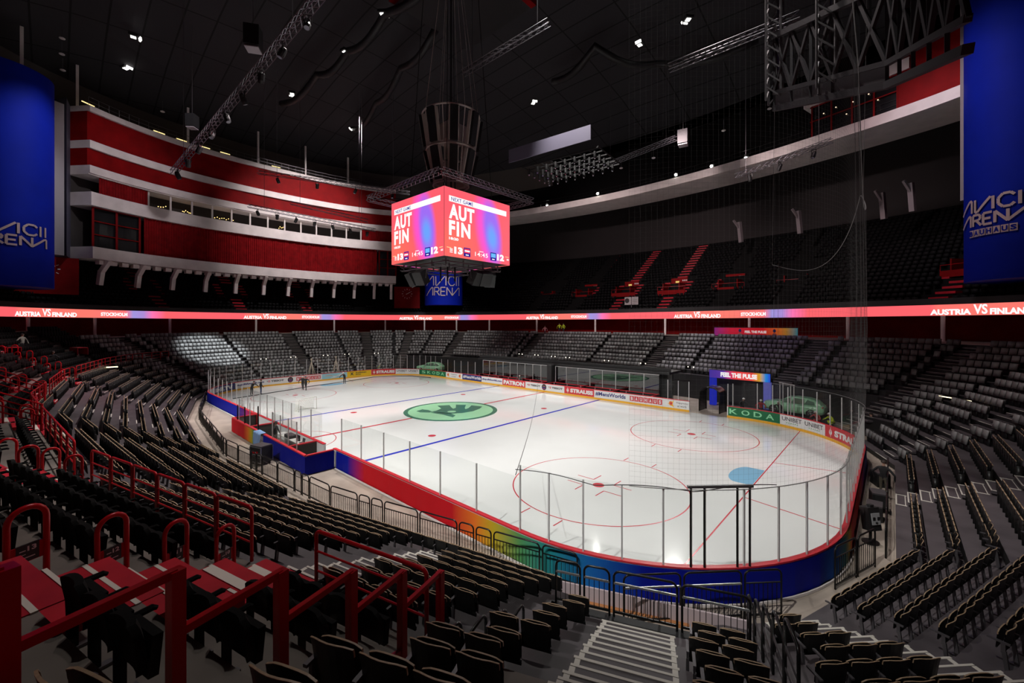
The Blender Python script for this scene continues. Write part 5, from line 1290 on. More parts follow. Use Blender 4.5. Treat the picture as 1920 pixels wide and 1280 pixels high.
# ------------------------------------------------------------------ protective netting at the near end
nt_ = MB(); S0, S1 = CE[8]-9.5, STOT+6.25+11
def net_top(s):
    u = (s-S0)/(S1-S0)
    if u < .45: return 24-8*u
    v = (u-.45)/.55; return 20.4-7*v-3.4*sin(pi*min(1, v*1.9) if v < .526 else 0)-2.2*sin(pi*max(0, (v-.526)/.474))
n = int((S1-S0)/.16); M_net = mat('net_cord', (.085, .085, .085), .8)
for i in range(n+1):
    s = S0+(S1-S0)*i/n; zt2 = net_top(s); P = [rp(s, .14+.10*sin(pi*f)+.05*sin(s*1.9+f*5)*f, 3.35+(zt2-3.35)*f) for f in (0, .15, .4, .7, 1)]; nt_.tube(P, (.0012), 3, cap=False)
for j in range(96):
    z = 3.4+.16*j; run = []
    for i in range(0, n+1, 3):
        s = S0+(S1-S0)*i/n; zt2 = net_top(s)
        if z <= zt2: f = (z-3.35)/(zt2-3.35); run.append(rp(s, .14+.10*sin(pi*f)+.05*sin(s*1.9+f*5)*f, z))
        else:
            if len(run) > 1: nt_.tube(run, (.0012), 3, cap=False)
            run = []
    if len(run) > 1: nt_.tube(run, (.0012), 3, cap=False)
net = nt_.build('safety_net', M_net); tag(net, 'fine grey safety netting hung above the glass of the near end', 'netting')
b = MB(); b.tube([rp(S0+(S1-S0)*i/120, .16, net_top(S0+(S1-S0)*i/120)) for i in range(121)], .022, 5); b.tube([rp(S0+(S1-S0)*i/120, .14, 3.42) for i in range(121)], .014, 5)
for f in (.0, .72, 1.0): s = S0+(S1-S0)*f; p = rp(s, .16, net_top(s)); b.tube([p, p+Vector((.2, -.2, 14))], .012, 4)
b.build('border_rope', mat('net_rope', (.2, .2, .2), .7), net)
s = S1; b = MB(); rows = [[rp(s+o, .16+.12*k, z) for o, k in ((-.5, 0), (-.35, 1), (-.2, 0), (-.05, 1), (.1, 0))] for z in np.linspace(1.2, net_top(S1), 20)]
for r in range(5): b.tube([row[r] for row in rows], .006, 3)
b.build('gathered_hem', M_net, net)

# ------------------------------------------------------------------ penalty box and score table on the near side
def wall_cap(b, a, c, h=1.02, w=.12, mi=0):
    a = Vector((*a, 0)); c = Vector((*c, 0)); b.bar(a+Vector((0, 0, h/2)), c+Vector((0, 0, h/2)), w, h, mi)
pb_ = thing('penalty_box', 'penalty and scorekeeper box with red topped walls on the near boards', 'penalty box', (0, -16.6, 0)); O = Vector(pb_.location)
YB = -16.55
def pw(nm, a, c, m, capname=True):
    b = MB(); A = Vector((*a, .51))-O; C_ = Vector((*c, .51))-O; b.bar(A, C_, .1, 1.02); o = b.build(nm, m, pb_); b = MB(); A.z = C_.z = 1.05; b.bar(A, C_, .16, .07); b.build('cap_rail', M_boardred, o)
M_wood = mat('box_floor', (.10, .085, .07), .7)
pw('back_wall', (-6.6, YB), (-.5, YB), M_boardwhite); pw('back_wall', (.7, YB), (7.5, YB), M_boardwhite); pw('end_wall', (-6.6, YB), (-6.6, -14.9), mat('dark_wall_board', (.06, .055, .05), .6)); pw('end_wall', (7.5, YB), (7.5, -15.0), M_boardwhite)
pw('divider_wall', (-2.4, YB), (-2.4, -14.9), mat('dark_wall_board', (.06, .055, .05), .6)); pw('divider_wall', (4.9, YB+.1), (4.9, -14.9), mat('dark_wall_board', (.06, .055, .05), .6))
b = MB(); b.box((.45, .85, .03), (14, 1.6, .12)); b.build('box_floor', M_wood, pb_)
b = MB(); b.box((2.2, 1.25, .82), (4.2, .6, .05)); b.box((2.2, 1.5, .4), (4.2, .04, .8)); b.build('score_desk', mat('desk_white', (.6, .58, .55), .5), pb_)
b = MB(); b.box((.45, .3, .45), (3.5, .35, .06)); b.box((-4.4, .3, .45), (3.2, .35, .06)); b.box((-4.4, .3, .2), (3, .05, .4)); b.build('bench_seat', M_greymetal, pb_)
for a, c, st in (((-6.62, YB-.09), (-.5, YB-.09), [(0, cRD), (.5, cRD), (.66, cOR), (.78, cYE), (.88, cGR), (1, cTE)]), ((.7, YB-.09), (7.6, YB-.09), [(0, cBL), (1, cBL)]), ((7.6, YB-.09), (7.6, -14.98), [(0, cBL), (1, cBL)])):
    n = 14; pts = [tuple(Vector(a).lerp(Vector(c), i/n)-O.xy) for i in range(n+1)]; cloth('board_skirt', pts, .0, 1.02, st, pb_, None, .02)
for j, (x, y, h) in enumerate(((-3.6, YB, 2.3), (-.6, YB, 2.75), (1.6, YB+.2, 2.6), (-5.4, YB, 2.2))):
    b = MB(); b.box((x, y-O.y, h/2), (.07, .07, h)); b.build('stanchion', M_blackmetal, pb_)
for j, x in enumerate((-5, -2.4, 2.2, 3.6, 4.9, 6.2)):
    b = MB(); b.box((x, YB-O.y+.0, 1.9), (.05, .05, 1.7)); o = b.build('stanchion', M_alu, pb_)
for a, c in ((-5, -3.6), (2.2, 3.6), (3.6, 4.9), (4.9, 6.2)):
    b = MB(); b.box(((a+c)/2, YB-O.y, 1.9), (c-a-.06, .012, 1.65)); b.build('pane', M_glass, pb_)
def gear(nm, lb, cat, loc, size, m=M_black, rz=0, extra=None):
    t = thing(nm, lb, cat, loc, rz); b = MB(); b.box((0, 0, size[2]/2), size); b.build('case', m, t)
    if extra: extra(t, size)
    return t
def lidded(t, s): b = MB(); b.box((0, 0, s[2]+.03), (s[0]*.98, s[1]*.96, .06)); b.build('lid', M_greymetal, t)
def screened(t, s): b = MB(); b.box((0, -s[1]/2-.006, s[2]*.55), (s[0]*.84, .012, s[2]*.7)); b.build('display', mat('dark_screen', (.02, .02, .025), .15), t)
gear('audio_mixer', 'black sound mixer on the white score desk', 'mixer', (2.0, -15.4, .845), (.9, .45, .16), M_black, 0, lidded); gear('monitor', 'small black monitor on the score desk beside the mixer', 'monitor', (3.2, -15.35, .845), (.5, .08, .36), M_black, 0, screened); gear('paper_stack', 'white papers on the near end of the score desk', 'papers', (.7, -15.4, .845), (.6, .4, .03), M_boardwhite, .1)
gear('laptop_computer', 'dark laptop at the right end of the score desk', 'laptop', (3.9, -15.4, .845), (.36, .26, .03), M_greymetal, 0, lambda t, s: (lambda b: (b.box((0, .14, .14), (.36, .02, .25), M=Matrix.Rotation(-.2, 3, 'X')), b.build('display', mat('dark_screen', (.02, .02, .025), .15), t)))(MB()))
# flight case and the blue cloth by the box
t = gear('flight_case', 'black flight case with pale metal lid on the concrete by the blue cloth', 'flight case', (3.4, -17.55, .10), (1.0, .75, .95), M_black, .3, lidded)
b = MB()
for x in (-.5, .5):
    for y in (-.37, .37): b.box((x, y, .47), (.05, .05, .95))
for z in (.03, .48, .92):
    for y in (-.38, .38): b.box((0, y, z), (1.02, .03, .04))
b.build('metal_edging', M_steel, t); b = MB(); b.box((0, -.385, .62), (.5, .02, .12)); b.build('red_label_strip', M_redrail, t)
for x in (-.38, .38):
    for y in (-.26, .26): b = MB(); b.cyl((x, y, -.14), .06, .14, 8); b.build('wheel', M_black, t)
t = thing('draped_cloth', 'crumpled pale blue cloth hanging over the penalty box wall', 'cloth', (.4, -16.72, 1.12)); b = MB(); rows = []
for j in range(8):
    f = j/7; rows.append([(x+.03*sin(9*x+f*4), -.12-.05*sin(14*x+3*f)-.03*f, -1.0*f*(1-.06*sin(7*x))) for x in np.linspace(-.9, .35, 14)])
b.grid([[(x, .25, .02) for x in np.linspace(-.9, .35, 14)]]+rows); b.build('cloth', mat('pale_blue_cloth', (.22, .36, .62), .8), t, True)
# black poles of the camera bay in the near curve
cbay = thing('camera_bay', 'four tall black poles under a grey bar on the near curved boards', 'camera bay', tuple(rp(CE[7]+6.6, .12, 1.07))); O = Vector(cbay.location)
for ds in (-.95, -.55, .45, .85): b = MB(); p = rp(CE[7]+6.6+ds, .12, 1.07)-O; b.bar(p, p+Vector((0, 0, 2.4)), .055); b.build('pole', M_blackmetal, cbay)
b = MB(); b.bar(rp(CE[7]+5.55, .12, 3.5)-O, rp(CE[7]+7.55, .12, 3.5)-O, .09, .08); b.build('top_bar', M_greymetal, cbay)
# cables
def cable(pts, r, label, m=M_black): b = MB(); b.tube(pts, r, 5); return tag(b.build('cable', m, None, True), label, 'cable')
A = rp(CE[7]-.2, .1, 3.0); B = Vector((-1.0, 14.8, 1.12)); cable([A.lerp(B, f)-Vector((0, 0, .9*sin(pi*f))) for f in np.linspace(0, 1, 16)], .014, 'thin black cable strung across the ice to the far boards')
cable([rp(CE[7]-.2+(8.6)*f, .1, 3.2+.15*abs(sin(f*9))+.2*f) for f in np.linspace(0, 1, 30)], .014, 'black cable clipped along the top of the near curved glass')
cable([(-23, -12.5, .03), (-24.6, -7, .03), (-26, -3, .03), (-27.5, 4, .03), (-28.8, 8, .03), (-27.6, 11, .03), (-25.4, 12.8, .03), (-21.5, 13.6, .03)], .05, 'thick dark hose lying on the ice along the far end')
# players' benches on the far side
bn = thing('players_bench', 'two long player benches with red topped walls and dark glass behind on the far side', 'players bench', (1, 16.9, 0)); O = Vector(bn.location); YG = 16.95
def bw(nm, x0, x1, y, h, m, cap=True):
    b = MB(); b.box(((x0+x1)/2-O.x, y-O.y, h/2), (x1-x0, .1, h)); o = b.build(nm, m, bn)
    if cap: b = MB(); b.box(((x0+x1)/2-O.x, y-O.y-.02, h+.03), (x1-x0, .18, .07)); b.build('cap_rail', M_boardred, o)
for x0, x1 in ((-13.2, -.9), (.1, 13.6)):
    bw('rear_wall', x0, x1, YG, .95, M_black); n = 8 if x0 > 0 else 9; w = (x1-x0)/n
    for i in range(n):
        b = MB(); b.box((x0+w*(i+.5)-O.x, YG-O.y, 2.0), (w-.05, .012, 2.0)); b.build('pane', M_glassd, bn); b = MB(); b.box((x0+w*i-O.x, YG-O.y-.02, 2.0), (.07, .06, 2.05)); b.build('post', M_alu, bn)
    b = MB(); b.box(((x0+x1)/2-O.x, YG-O.y-.02, 3.04), (x1-x0, .08, .06)); b.build('top_bar', M_alu, bn)
    b = MB(); b.box(((x0+x1)/2-O.x, 16.2-O.y, .48), (x1-x0-.4, .4, .07)); b.build('bench_seat', M_black, bn)
    for x in (x0, x1, x0+.33*(x1-x0), x0+.66*(x1-x0)): b = MB(); b.box((x-O.x, 15.9-O.y, .5), (.1, 1.9, 1.0)); b.build('side_wall', M_black, bn); b = MB(); b.box((x-O.x, 15.9-O.y, 1.03), (.14, 1.9, .06)); b.build('side_cap', M_boardred, bn)
b = MB(); b.box((-.4-O.x, 16.6-O.y, 1.6), (.7, .7, 3.2)); b.build('black_pier', M_black, bn)
b = MB(); b.box((.2-O.x, 18.3-O.y, 1.6), (28.6, .3, 3.2)); b.build('dark_back', mat('dark_back', (.03, .03, .032), .25), bn)
b = MB(); b.box((.2-O.x, 18.6-O.y, 3.25), (29, 3.4, .22)); b.box((.2-O.x, 17.3-O.y, 3.5), (29, .1, .5)); b.build('dark_canopy', M_black, bn)
for i in range(14): gear('water_bottle', 'dark water bottle on the bench wall ledge, %s from the left' % ORD[i], 'bottle', (-12+1.9*i, 15.02, 1.075), (.07, .07, .2), mat('bottle', (.25, .25, .27), .4), 0, lambda t, s: (lambda b: (b.cyl((0, 0, .2), .02, .04, 8), b.build('cap', M_boardred, t)))(MB()))
# inflatable style arch at the gate opening
t = thing('tunnel_arch', 'round topped black tunnel frame standing at the gate opening', 'tunnel arch', (17.9, 16.2, 0), -.12)
for nm, y in (('front_hoop', 0), ('rear_hoop', 1.5)): path_tube(nm, [round_top((0, y), (1.9, y), 0, 2.35, .7, 8)], .06, M_blackmetal, t)
b = MB(); pr = round_top((0, 0), (1.9, 0), 0.0, 2.4, .7, 8); b.grid([[Vector((p.x, yy, p.z)) for p in pr] for yy in (.05, .75, 1.5)]); b.build('black_cover', mat('black_vinyl', (.012, .012, .013), .22), t, True)
# tall white gate posts
t = thing('gate_frame', 'white framed open gate leaf beside the gate opening', 'gate', (20.75, 15.1, 0), .9)
for x in (0, .5): b = MB(); b.box((x, 0, 1.5), (.06, .06, 3.0)); b.build('post', M_alu, t)
b = MB(); b.box((.25, 0, .5), (.5, .05, 1.0)); b.build('leaf', M_boardwhite, t); b = MB(); b.box((.25, 0, 2.0), (.45, .012, 1.9)); b.build('pane', M_glass, t)
t = thing('gate_frame', 'white twin posts with a crossbar on the curved boards before the green car', 'gate', tuple(rp(15.6, .25, 0)), 2.4)
for x in (0, .35, 1.2, 1.55): b = MB(); b.box((x, 0, 1.75), (.05, .05, 3.5)); b.build('post', M_alu, t)
b = MB(); b.box((.78, 0, 3.5), (1.75, .06, .06)); b.build('crossbar', M_alu, t)
# ================================================================== people
def person(name_label, loc, rz, pants=(.02, .022, .03), jacket=(.015, .015, .017), cap=None, pose='stand', h=1.78, hair=(.03, .02, .015), vest=False):
    """one continuous body grown on a jointed skeleton; z up, facing -y"""
    s = h/1.78; lean = {'stand': .02, 'walk': .05, 'bend': .55, 'sit': .1, 'crouch': .5}[pose]
    hipz = {'stand': .93, 'walk': .92, 'bend': .88, 'sit': .52, 'crouch': .45}[pose]
    V = []; E = []; R = []
    def v(p, r): V.append(Vector(p)*s); R.append(r*s); return len(V)-1
    def e(a, b): E.append((a, b)); return b
    up = Vector((0, -sin(lean), cos(lean))); hip = Vector((0, 0, hipz)); pel = v(hip, .135)
    waist = e(pel, v(hip+up*.17, .125)); chest = e(waist, v(hip+up*.38, .15)); neck0 = e(chest, v(hip+up*.54, .085)); neck = e(neck0, v(hip+up*.60, .052)); hd = hip+up*.60+Vector((0, -.02-.1*lean, .10)); head = e(neck, v(hd, .092)); top = e(head, v(hd+Vector((0, .005, .10)), .088))
    jaw = e(head, v(hd+Vector((0, -.055, -.035)), .055)); nose = e(head, v(hd+Vector((0, -.095, .02)), .022))
    for sx in (-1, 1):
        sh = e(chest, v(hip+up*.49+Vector((sx*.185, 0, 0)), .068))
        if pose == 'walk': el = Vector((sx*.23, .14*sx, -.26)); ha = Vector((sx*.22, .10*sx-.14, -.46))
        elif pose == 'bend': el = Vector((sx*.22, -.20, -.22)); ha = Vector((sx*.16, -.42, -.36))
        elif pose in ('sit', 'crouch'): el = Vector((sx*.24, -.12, -.24)); ha = Vector((sx*.12, -.34, -.26))
        else: el = Vector((sx*.25, .03, -.29)); ha = Vector((sx*.22, -.10, -.53))
        S = hip+up*.49+Vector((sx*.185, 0, 0)); elb = e(sh, v(S+el, .048)); wr = e(elb, v(S+ha, .034)); d = (ha-el).normalized(); pal = e(wr, v(S+ha+d*.06, .036)); side_ = d.cross(Vector((1, 0, 0))).normalized()
        for f in range(4): k1 = e(pal, v(S+ha+d*(.105)+side_*(.03-.02*f), .0105)); k2 = e(k1, v(S+ha+d*(.150-.006*abs(f-1))+side_*(.032-.021*f)+Vector((-sx*.012, 0, 0)), .0085))
        th = e(pal, v(S+ha+d*.045+side_*.045, .012)); e(th, v(S+ha+d*.085+side_*.06, .0095))
        if pose == 'walk': kn = Vector((sx*.10, -.20*sx, .48)); an = Vector((sx*.10, -.22*sx+.10, .09))
        elif pose == 'sit': kn = Vector((sx*.12, -.42, .50)); an = Vector((sx*.12, -.42, .09))
        elif pose == 'crouch': kn = Vector((sx*.16, -.34, .50)); an = Vector((sx*.13, -.06, .09))
        elif pose == 'bend': kn = Vector((sx*.11, -.05, .48)); an = Vector((sx*.12, .02, .09))
        else: kn = Vector((sx*.105, -.02, .49)); an = Vector((sx*.11, .0, .09))
        hj = e(pel, v(hip+Vector((sx*.095, 0, -.05)), .098)); knee = e(hj, v(kn, .062)); ank = e(knee, v(an, .044)); heel = e(ank, v(an+Vector((0, .02, -.05)), .042)); e(heel, v(an+Vector((sx*.02, -.15, -.055)), .036))
    me = bpy.data.meshes.new('body'); me.from_pydata(V, E, []); o = link('person', me)
    md = o.modifiers.new('skin', 'SKIN'); md.use_smooth_shade = True
    for i, r in enumerate(R): me.skin_vertices[0].data[i].radius = (r, r)
    me.skin_vertices[0].data[0].use_root = True
    sb = o.modifiers.new('sub', 'SUBSURF'); sb.levels = 1; sb.render_levels = 1
    dg = bpy.context.evaluated_depsgraph_get(); m2 = bpy.data.meshes.new_from_object(o.evaluated_get(dg)); bpy.data.objects.remove(o)
    mj = mat('cloth_%.3f_%.3f_%.3f' % jacket, jacket, .8); mp = mat('cloth_%.3f_%.3f_%.3f' % pants, pants, .8)
    m2.materials.clear()
    for m in (mj, mp, M_skin, M_black): m2.materials.append(m)
    hz = hd.z*s; nz = (hip+up*.585)*s
    for p in m2.polygons:
        c = p.center
        if (c-nz).dot(up) > 0 and abs(c.x) < .16*s: p.material_index = 2
        elif c.z < .10*s: p.material_index = 3
        elif (c-hip*s).dot(up) < .02 and c.z < (hipz+.03)*s and abs(c.x) < .22*s and not (pose in ('bend',) and c.y < -.25): p.material_index = 1
        else: p.material_index = 0
    hands = [i for i, vv in enumerate(V)]
    o = link('person', m2); o.location = loc; o.rotation_euler = (0, 0, rz); tag(o, name_label, 'person')
    hd_ = hd*s
    b = MB(); n = 10; rows = []
    for j in range(5):
        a = (pi*.52)*j/4; rows.append([(hd_.x+.113*s*sin(a)*cos(2*pi*k/n), hd_.y+.012+.122*s*sin(a)*sin(2*pi*k/n), hd_.z+.045*s+.115*s*cos(a)) for k in range(n)])
    b.grid(rows, 0, True)
    if cap: b.box((hd_.x, hd_.y-.13*s, hd_.z+.05*s), (.14*s, .07*s, .012)); b.build('hard_hat', mat('hat_%.2f' % cap[1], cap, .4), o, True)
    else: b.build('hair', mat('hair', hair, .7), o, True)
    b = MB()
    for sx in (-1, 1): b.ball((hd_.x+sx*.034*s, hd_.y-.088*s, hd_.z+.035*s), .011*s, 5)
    b.box((hd_.x, hd_.y-.096*s, hd_.z-.035*s), (.045*s, .012, .008)); b.build('face_features', M_black, o)
    b = MB()
    for sx in (-1, 1): b.ball((hd_.x+sx*.094*s, hd_.y+.01, hd_.z+.02*s), .024*s, 5, 0, (.4, .7, 1))
    b.build('ear', M_skin, o)
    return o
WHT = (.75, .75, .73); HIV = (.55, .68, .03); JEANS = (.04, .06, .13)
person('person in black jacket and blue jeans standing on the ice by the far boards', (-24.0, -9.4, 0), 2.6, JEANS)
person('person in black beside the one in jeans, bending over the ice edge', (-24.6, -10.2, 0), 2.0, (.03, .03, .03), (.015, .015, .017), None, 'bend')
person('person in white hard hat walking on the ice before the BAUHAUS boards', (-24.0, -4.6, 0), 1.0, (.015, .015, .017), (.02, .02, .022), WHT, 'walk')['label'] = 'person in white hard hat walking across the ice, the left of the pair'
person('person in black walking across the ice, right of the white hard hat', (-23.3, -4.5, 0), .8, (.015, .015, .017), (.015, .015, .016), None, 'walk')
person('person in white hard hat leaning forward alone near the blue crease', (-25.4, 1.6, 0), .6, (.015, .015, .017), (.015, .015, .017), WHT, 'bend')
person('person in black hooded top standing in the penalty box', (.9, -15.95, .06), 2.4, (.10, .09, .08), (.012, .012, .014), None, 'stand')
person('person in yellow high visibility vest behind the far end boards', (-31.9, 10.9, -.04), 1.7, (.03, .03, .04), HIV, WHT)
person('person with white trousers crouching behind the far end boards', (-31.7, 12.0, -.04), 1.4, (.6, .58, .55), (.25, .12, .08), None, 'stand', 1.55)
person('person in white hard hat leaning in the players bench', (-4.8, 15.75, 0), .4, (.12, .13, .12), (.10, .11, .10), WHT, 'bend')
person('person in pink shirt walking on the top stairs of the far stands', (-12.9, 31.5, zf(14)), .5, (.10, .05, .06), (.55, .22, .25), None, 'walk')
person('person in yellow vest at the rear of the far stands, left of two', (-11.2, 33.4, ZC), .3, (.03, .03, .04), HIV)
person('person in yellow vest at the rear of the far stands, right of two', (-10.4, 33.5, ZC), -.3, (.03, .03, .04), HIV)
person('person in pale shirt standing at the rear of the red section', (-23.7, -27.9, zf(13)), 2.4, (.02, .02, .022), (.33, .33, .28))
person('person in black crouching before the standing one in the red section', (-21.6, -26.3, zf(11)), 2.2, (.02, .02, .022), (.012, .012, .014), None, 'crouch', hair=(.28, .2, .1))
person('person in black standing on the concrete behind the netted boards', (31.45, 1.4, -.04), 2.9, (.08, .07, .05), (.012, .012, .014))
for i, (x, y, r, j, c, ps, lb) in enumerate(((21.4, 17.2, .6, (.02, .02, .022), WHT, 'bend', 'at the nose of the green car'), (22.9, 17.4, .2, (.35, .03, .04), WHT, 'bend', 'in red by the front wheel'), (24.4, 17.5, -.3, (.02, .02, .022), WHT, 'bend', 'by the front door of the green car'), (27.2, 17.0, -.5, (.45, .08, .08), WHT, 'crouch', 'in red behind the rear wheel'), (28.2, 16.8, -.8, HIV, WHT, 'crouch', 'in yellow at the tail of the green car'))):
    person('person in white hard hat stooping %s' % lb, (x, y, -.04), r, (.02, .02, .03), j, c, ps)
for i, (x, y) in enumerate(((29.4, 16.6), (30.6, 15.4))): person('person in black standing past the green car, %s along' % ORD[i], (x, y, -.04), -.6-.3*i)
# ================================================================== the green cars
def make_car():
    t = thing('show_car', 'pale green show car', 'car'); M_car = mat('car_green', (.33, .66, .40), .28); M_win = mat('car_glass', (.10, .20, .14), .08)
    st = [(-2.32, .55, .35, .62, .62), (-2.25, .82, .24, .72, .90), (-1.6, .92, .22, .80, 1.02), (-1.0, .94, .20, .84, 1.04), (0, .95, .20, .86, 1.02), (1.0, .95, .20, .88, 1.02), (1.7, .93, .22, .90, 1.04), (2.2, .86, .30, .88, 1.0), (2.32, .60, .42, .70, .82)]
    rows = []
    for x, w, zb, zm, zt_ in st: rows.append([(x, -w*.9, zb), (x, -w, (zb+zm)/2), (x, -w, zm), (x, -w*.86, zt_), (x, -w*.4, zt_+.03), (x, w*.4, zt_+.03), (x, w*.86, zt_), (x, w, zm), (x, w, (zb+zm)/2), (x, w*.9, zb)])
    b = MB(); b.grid(rows, 0, True); b.add(rows[0], [tuple(range(10))]); b.add(rows[-1], [tuple(range(10))[::-1]]); b.build('body', M_car, t, True)
    gs = [(-1.15, .80, 1.02), (-.45, .74, 1.50), (.2, .72, 1.60), (1.1, .70, 1.58), (1.75, .68, 1.42), (2.2, .66, 1.0)]
    b = MB(); rows = [[(x, -w-.06*(1.6-z), 1.0), (x, -w, z-.04), (x, -w*.6, z), (x, w*.6, z), (x, w, z-.04), (x, w+.06*(1.6-z), 1.0)] for x, w, z in gs]; b.grid(rows); b.build('roof', M_car, t, True)
    for sx in (-1, 1):
        for x0, x1, za, zb_ in ((-.85, -.05, 1.30, 1.50), (.05, .95, 1.52, 1.50), (1.05, 1.7, 1.48, 1.32)):
            b = MB(); y = sx*.83; yt = sx*.765; pts = [(x0-.12, y, 1.06), (x1, y, 1.06), (x1-.04, yt, zb_), (x0+.10, yt, za)]; b.add(pts if sx < 0 else pts[::-1], [(0, 1, 2, 3)]); b.build('side_window', M_win, t)
        for x in (-1.45, 1.42):
            b = MB(); n = 18; rr_ = [[(x+r*cos(2*pi*k/n), sx*y, .36+r*sin(2*pi*k/n)) for k in range(n)] for r, y in ((.36, .70), (.36, .93), (.25, .96), (.23, .93))]; b.grid(rr_, 0, True); b.add(rr_[-1], [tuple(range(n))]); w_ = b.build('wheel', M_black, t)
            b = MB()
            for k in range(5): a = 2*pi*k/5; b.bar((x, sx*.955, .36), (x+.24*cos(a), sx*.955, .36+.24*sin(a)), .05, .03)
            b.build('rim', M_steel, w_)
        b = MB(); b.box((-2.18, sx*.66, .82), (.12, .3, .1)); b.build('headlamp', M_boardwhite, t); b = MB(); b.box((2.2, sx*.66, .92), (.12, .3, .1)); b.build('tail_lamp', M_boardred, t); b = MB(); b.box((-.75, sx*1.0, 1.10), (.14, .18, .11)); b.build('door_mirror', M_car, t)
    b = MB(); b.add([(-1.02, -.72, 1.08), (-1.02, .72, 1.08), (-.5, .66, 1.46), (-.5, -.66, 1.46)][::-1], [(0, 1, 2, 3)]); b.build('windscreen', M_win, t)
    return t
car = make_car(); car.location = (25.2, 19.3, .30); car.rotation_euler = (0, 0, radians(-6)); car['label'] = 'pale green show car behind the curved glass near the portal'; car['group'] = 'green show cars'
dup(car, (-26.5, 17.3, .30), radians(28), 'pale green show car behind the glass of the far corner')
for i, (x, y, r) in enumerate(((25.2, 19.3, -6), (-26.5, 17.3, 28))):
    b = MB(); b.box((0, 0, .13), (5.4, 2.3, .34)); o = b.build('car_podium', M_black); o.location = (x, y, 0); o.rotation_euler = (0, 0, radians(r)); tag(o, ['low black podium under the green car near the portal', 'low black podium under the green car in the far corner'][i], 'podium', 'car podiums')
# ================================================================== bits and pieces
def teepee(loc, hgt, lb):
    t = thing('pole_tripod', lb, 'poles', loc, 0, 'pole frames behind the far boards')
    for k in range(6): a = 2*pi*k/6; b = MB(); b.bar((.75*cos(a), .75*sin(a), 0), (-.12*cos(a), -.12*sin(a), hgt), .06); b.build('pole', mat('bare_wood', (.62, .55, .45), .6), t)
teepee((-32.2, -.2, -.04), 3.3, 'frame of leaning pale poles behind the far end boards, the left one'); teepee((-32.4, 3.6, -.04), 3.4, 'frame of leaning pale poles behind the far end boards, the right one')
t = thing('goal_frame', 'white goal frame with net standing on the ice beyond the penalty box', 'goal', (-10.3, -9.4, 0), radians(100)); M_netw = mat('goal_net', (.75, .74, .68), .8)
P = [(-.91, 0, 0), (-.91, 0, 1.22), (.91, 0, 1.22), (.91, 0, 0)]; path_tube('goal_posts', [P], .03, M_netw, t); path_tube('base_frame', [[(-.91, 0, .03), (-1.0, .55, .03), (-.5, 1.1, .03), (.5, 1.1, .03), (1.0, .55, .03), (.91, 0, .03)]], .025, M_netw, t)
b = MB()
for i in range(25): u = i/24; x = -.91+1.82*u; bk2 = (-.95+1.9*u, .55+.5*sin(pi*u), .03); tp = (x, .0, 1.22); md_ = (x, .5, 1.15); b.tube([tp, md_, bk2], .011, 3, cap=False)
for j in range(9): f = j/8; b.tube([(-.91-.04*f, .5+.05*f, 1.15-1.1*f), (-.5, .5+.5*f, 1.15-1.1*f), (.5, .5+.5*f, 1.15-1.1*f), (.91+.04*f, .5+.05*f, 1.15-1.1*f)], .011, 3, cap=False)
b.build('net', M_netw, t)
t = thing('stand_loudspeaker', 'black box with grey face on a stand beside the netted boards', 'loudspeaker', (31.15, -4.7, -.04), .9); b = MB(); b.cyl((0, 0, 0), .28, .05, 14); b.cyl((0, 0, .05), .05, .5, 8); b.build('stand', M_blackmetal, t); b = MB(); b.box((0, 0, .95), (.5, .34, .85), M=Matrix.Rotation(-.15, 3, 'X')); b.box((0, 0, 1.42), (.16, .12, .12)); b.build('case', M_black, t)
b = MB(); b.box((0, -.2, 1.0), (.36, .03, .42), M=Matrix.Rotation(-.15, 3, 'X')); b.build('front_plate', mat('plate_grey', (.33, .34, .35), .4), t); b = MB(); b.box((-.1, -.225, 1.02), (.09, .02, .12)); b.box((.1, -.225, 1.02), (.09, .02, .12)); b.cyl((0, -.22, .84), .05, .06, 8); b.build('handle_cutout', M_black, t)
for i, (x, y, s_, lb) in enumerate(((31.2, -1.9, .8, 'black equipment case on the aisle floor nearest the loudspeaker'), (31.3, -.6, 1.0, 'tall black equipment case beside the standing person'), (31.3, 3.2, .9, 'black equipment case past the standing person'))): gear('equipment_case', lb, 'case', (x, y, -.04), (.55, .8, .75*s_), M_black, .2*i, lidded)['group'] = 'cases behind the netted boards'
# tube lights on the desk rows at the right
for i, (x, y) in enumerate(((34.55, 15.25), (35.2, 14.55))):
    t = thing('desk_light', ['bright warm tube light on the dark rows at the right, the left one', 'bright warm tube light on the dark rows at the right, the right one'][i], 'tube light', (x, y, zf(6)+.75), radians(-46), 'tube lights on the dark rows'); b = MB(); b.box((0, 0, 0), (1.05, .05, .05)); b.build('tube', led('desk_tube', 255, 235, 190, 3.0), t); b = MB(); b.box((0, .05, 0), (1.1, .04, .1)); b.box((-.5, .05, -.35), (.04, .04, .7)); b.box((.5, .05, -.35), (.04, .04, .7)); b.build('bracket', M_black, t)
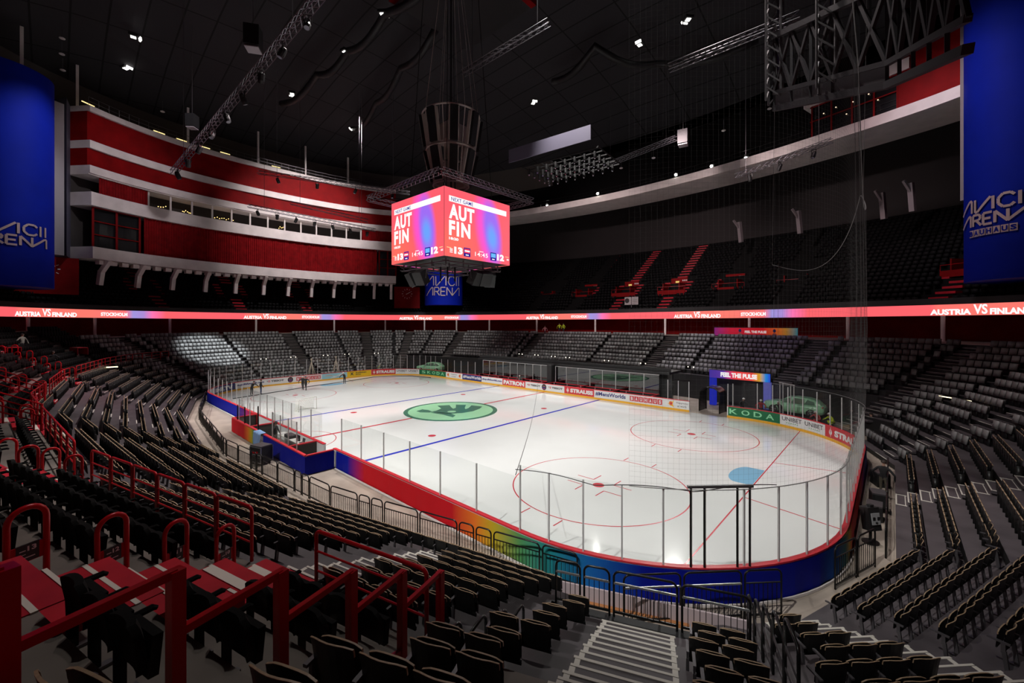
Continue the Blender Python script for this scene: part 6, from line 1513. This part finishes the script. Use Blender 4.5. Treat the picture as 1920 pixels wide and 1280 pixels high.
# glowing dot pairs added to imitate lamp glints in the far glass
M_twin = led('twin_glint', 255, 240, 215, 5.0); k = 0
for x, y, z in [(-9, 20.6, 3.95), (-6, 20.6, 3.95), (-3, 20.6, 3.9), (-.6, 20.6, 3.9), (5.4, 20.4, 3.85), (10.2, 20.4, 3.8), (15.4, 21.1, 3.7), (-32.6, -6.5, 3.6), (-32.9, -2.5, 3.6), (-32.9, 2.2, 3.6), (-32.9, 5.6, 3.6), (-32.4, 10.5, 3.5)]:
    t = thing('twin_glint', 'pair of tiny lamps on a thin post before the far rows, %s of twelve from the bench end' % ORD[k], 'lamp', (x, y, z-1.6 if x > -30 else -.04), 0, 'tiny twin lamps round the rink'); k += 1; H = 1.6 if x > -30 else z
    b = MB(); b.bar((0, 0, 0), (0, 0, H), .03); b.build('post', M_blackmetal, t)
    for dx in (-.3, .3): b = MB(); b.ball((dx*(1 if x > -30 else .3), dx*(0 if x > -30 else 1), H), .055, 5); b.build('bulb', M_twin, t)  # balls glow in place of reflected lamp glints
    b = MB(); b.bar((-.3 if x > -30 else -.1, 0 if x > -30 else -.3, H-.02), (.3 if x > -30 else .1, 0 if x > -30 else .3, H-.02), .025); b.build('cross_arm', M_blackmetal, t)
for i, (x, y, z) in enumerate(((-38.4, 1.4, zf(6)+.3), (-36.0, -12.2, zf(4)+.4), (-25.4, -22.2, zf(9)+.2))):
    t = thing('step_light', 'warm white step light %s' % ['low on the far end stairs', 'at the corner stairs by the pale chairs', 'at the bend of the red railing'][i], 'lamp', (x, y, z), 1.57, 'step lights'); b = MB(); b.box((0, 0, 0), (.9, .08, .1)); b.build('lens', led('step_lens', 255, 230, 180, 3.0), t); b = MB(); b.box((0, .06, 0), (1.0, .06, .16)); b.build('housing', M_black, t)
# pale board on the front of the upper tier
t = thing('notice_board', 'pair of pale boards on a post at the front of the upper tier', 'sign', (-.8, 39.6, 10.4), .05); b = MB(); b.bar((0, 0, 0), (0, 0, 1.2), .06); b.bar((-1.6, 0, .3), (.6, 0, .3), .05); b.build('post', M_steel, t)
for x, nm in ((-.62, 'left_board'), (.62, 'right_board')): b = MB(); b.box((x, 0, 1.9), (1.15, .06, 1.3)); b.build(nm, mat('board_pale', (.45, .42, .42), .5), t)
b = MB(); n = 16; b.add([(-.75+.4*cos(2*pi*k/n), -.05, 1.95+.42*sin(2*pi*k/n)) for k in range(n)], [tuple(range(n))[::-1]])
for j in range(4): b.box((.62, -.04, 1.5+.28*j), (.9, .02, .06))
b.build('dark_print', M_black, t)
# tables with red cloth at the rear of the red section
for i, (x, y, k) in enumerate(((-20.2, -28.4, 13), (-27.5, -24.4, 12))):
    t = thing('red_table', ['red clothed table beside the standing person', 'red clothed table farther round the red section'][i], 'table', (x, y, zf(k)), .3, 'red tables'); b = MB(); b.box((0, 0, .74), (1.8, .7, .04)); b.build('table_top', M_redpaint, t); b = MB(); b.box((0, .36, .4), (1.8, .02, .7)); b.box((0, -.36, .4), (1.8, .02, .7)); b.build('cloth_front', M_redpaint, t)
for o in bpy.data.objects:                # keep every label within sixteen words
    l = o.get('label')
    if l and len(l.split()) > 16: print('LONG', l); o['label'] = ' '.join(l.split()[:16])
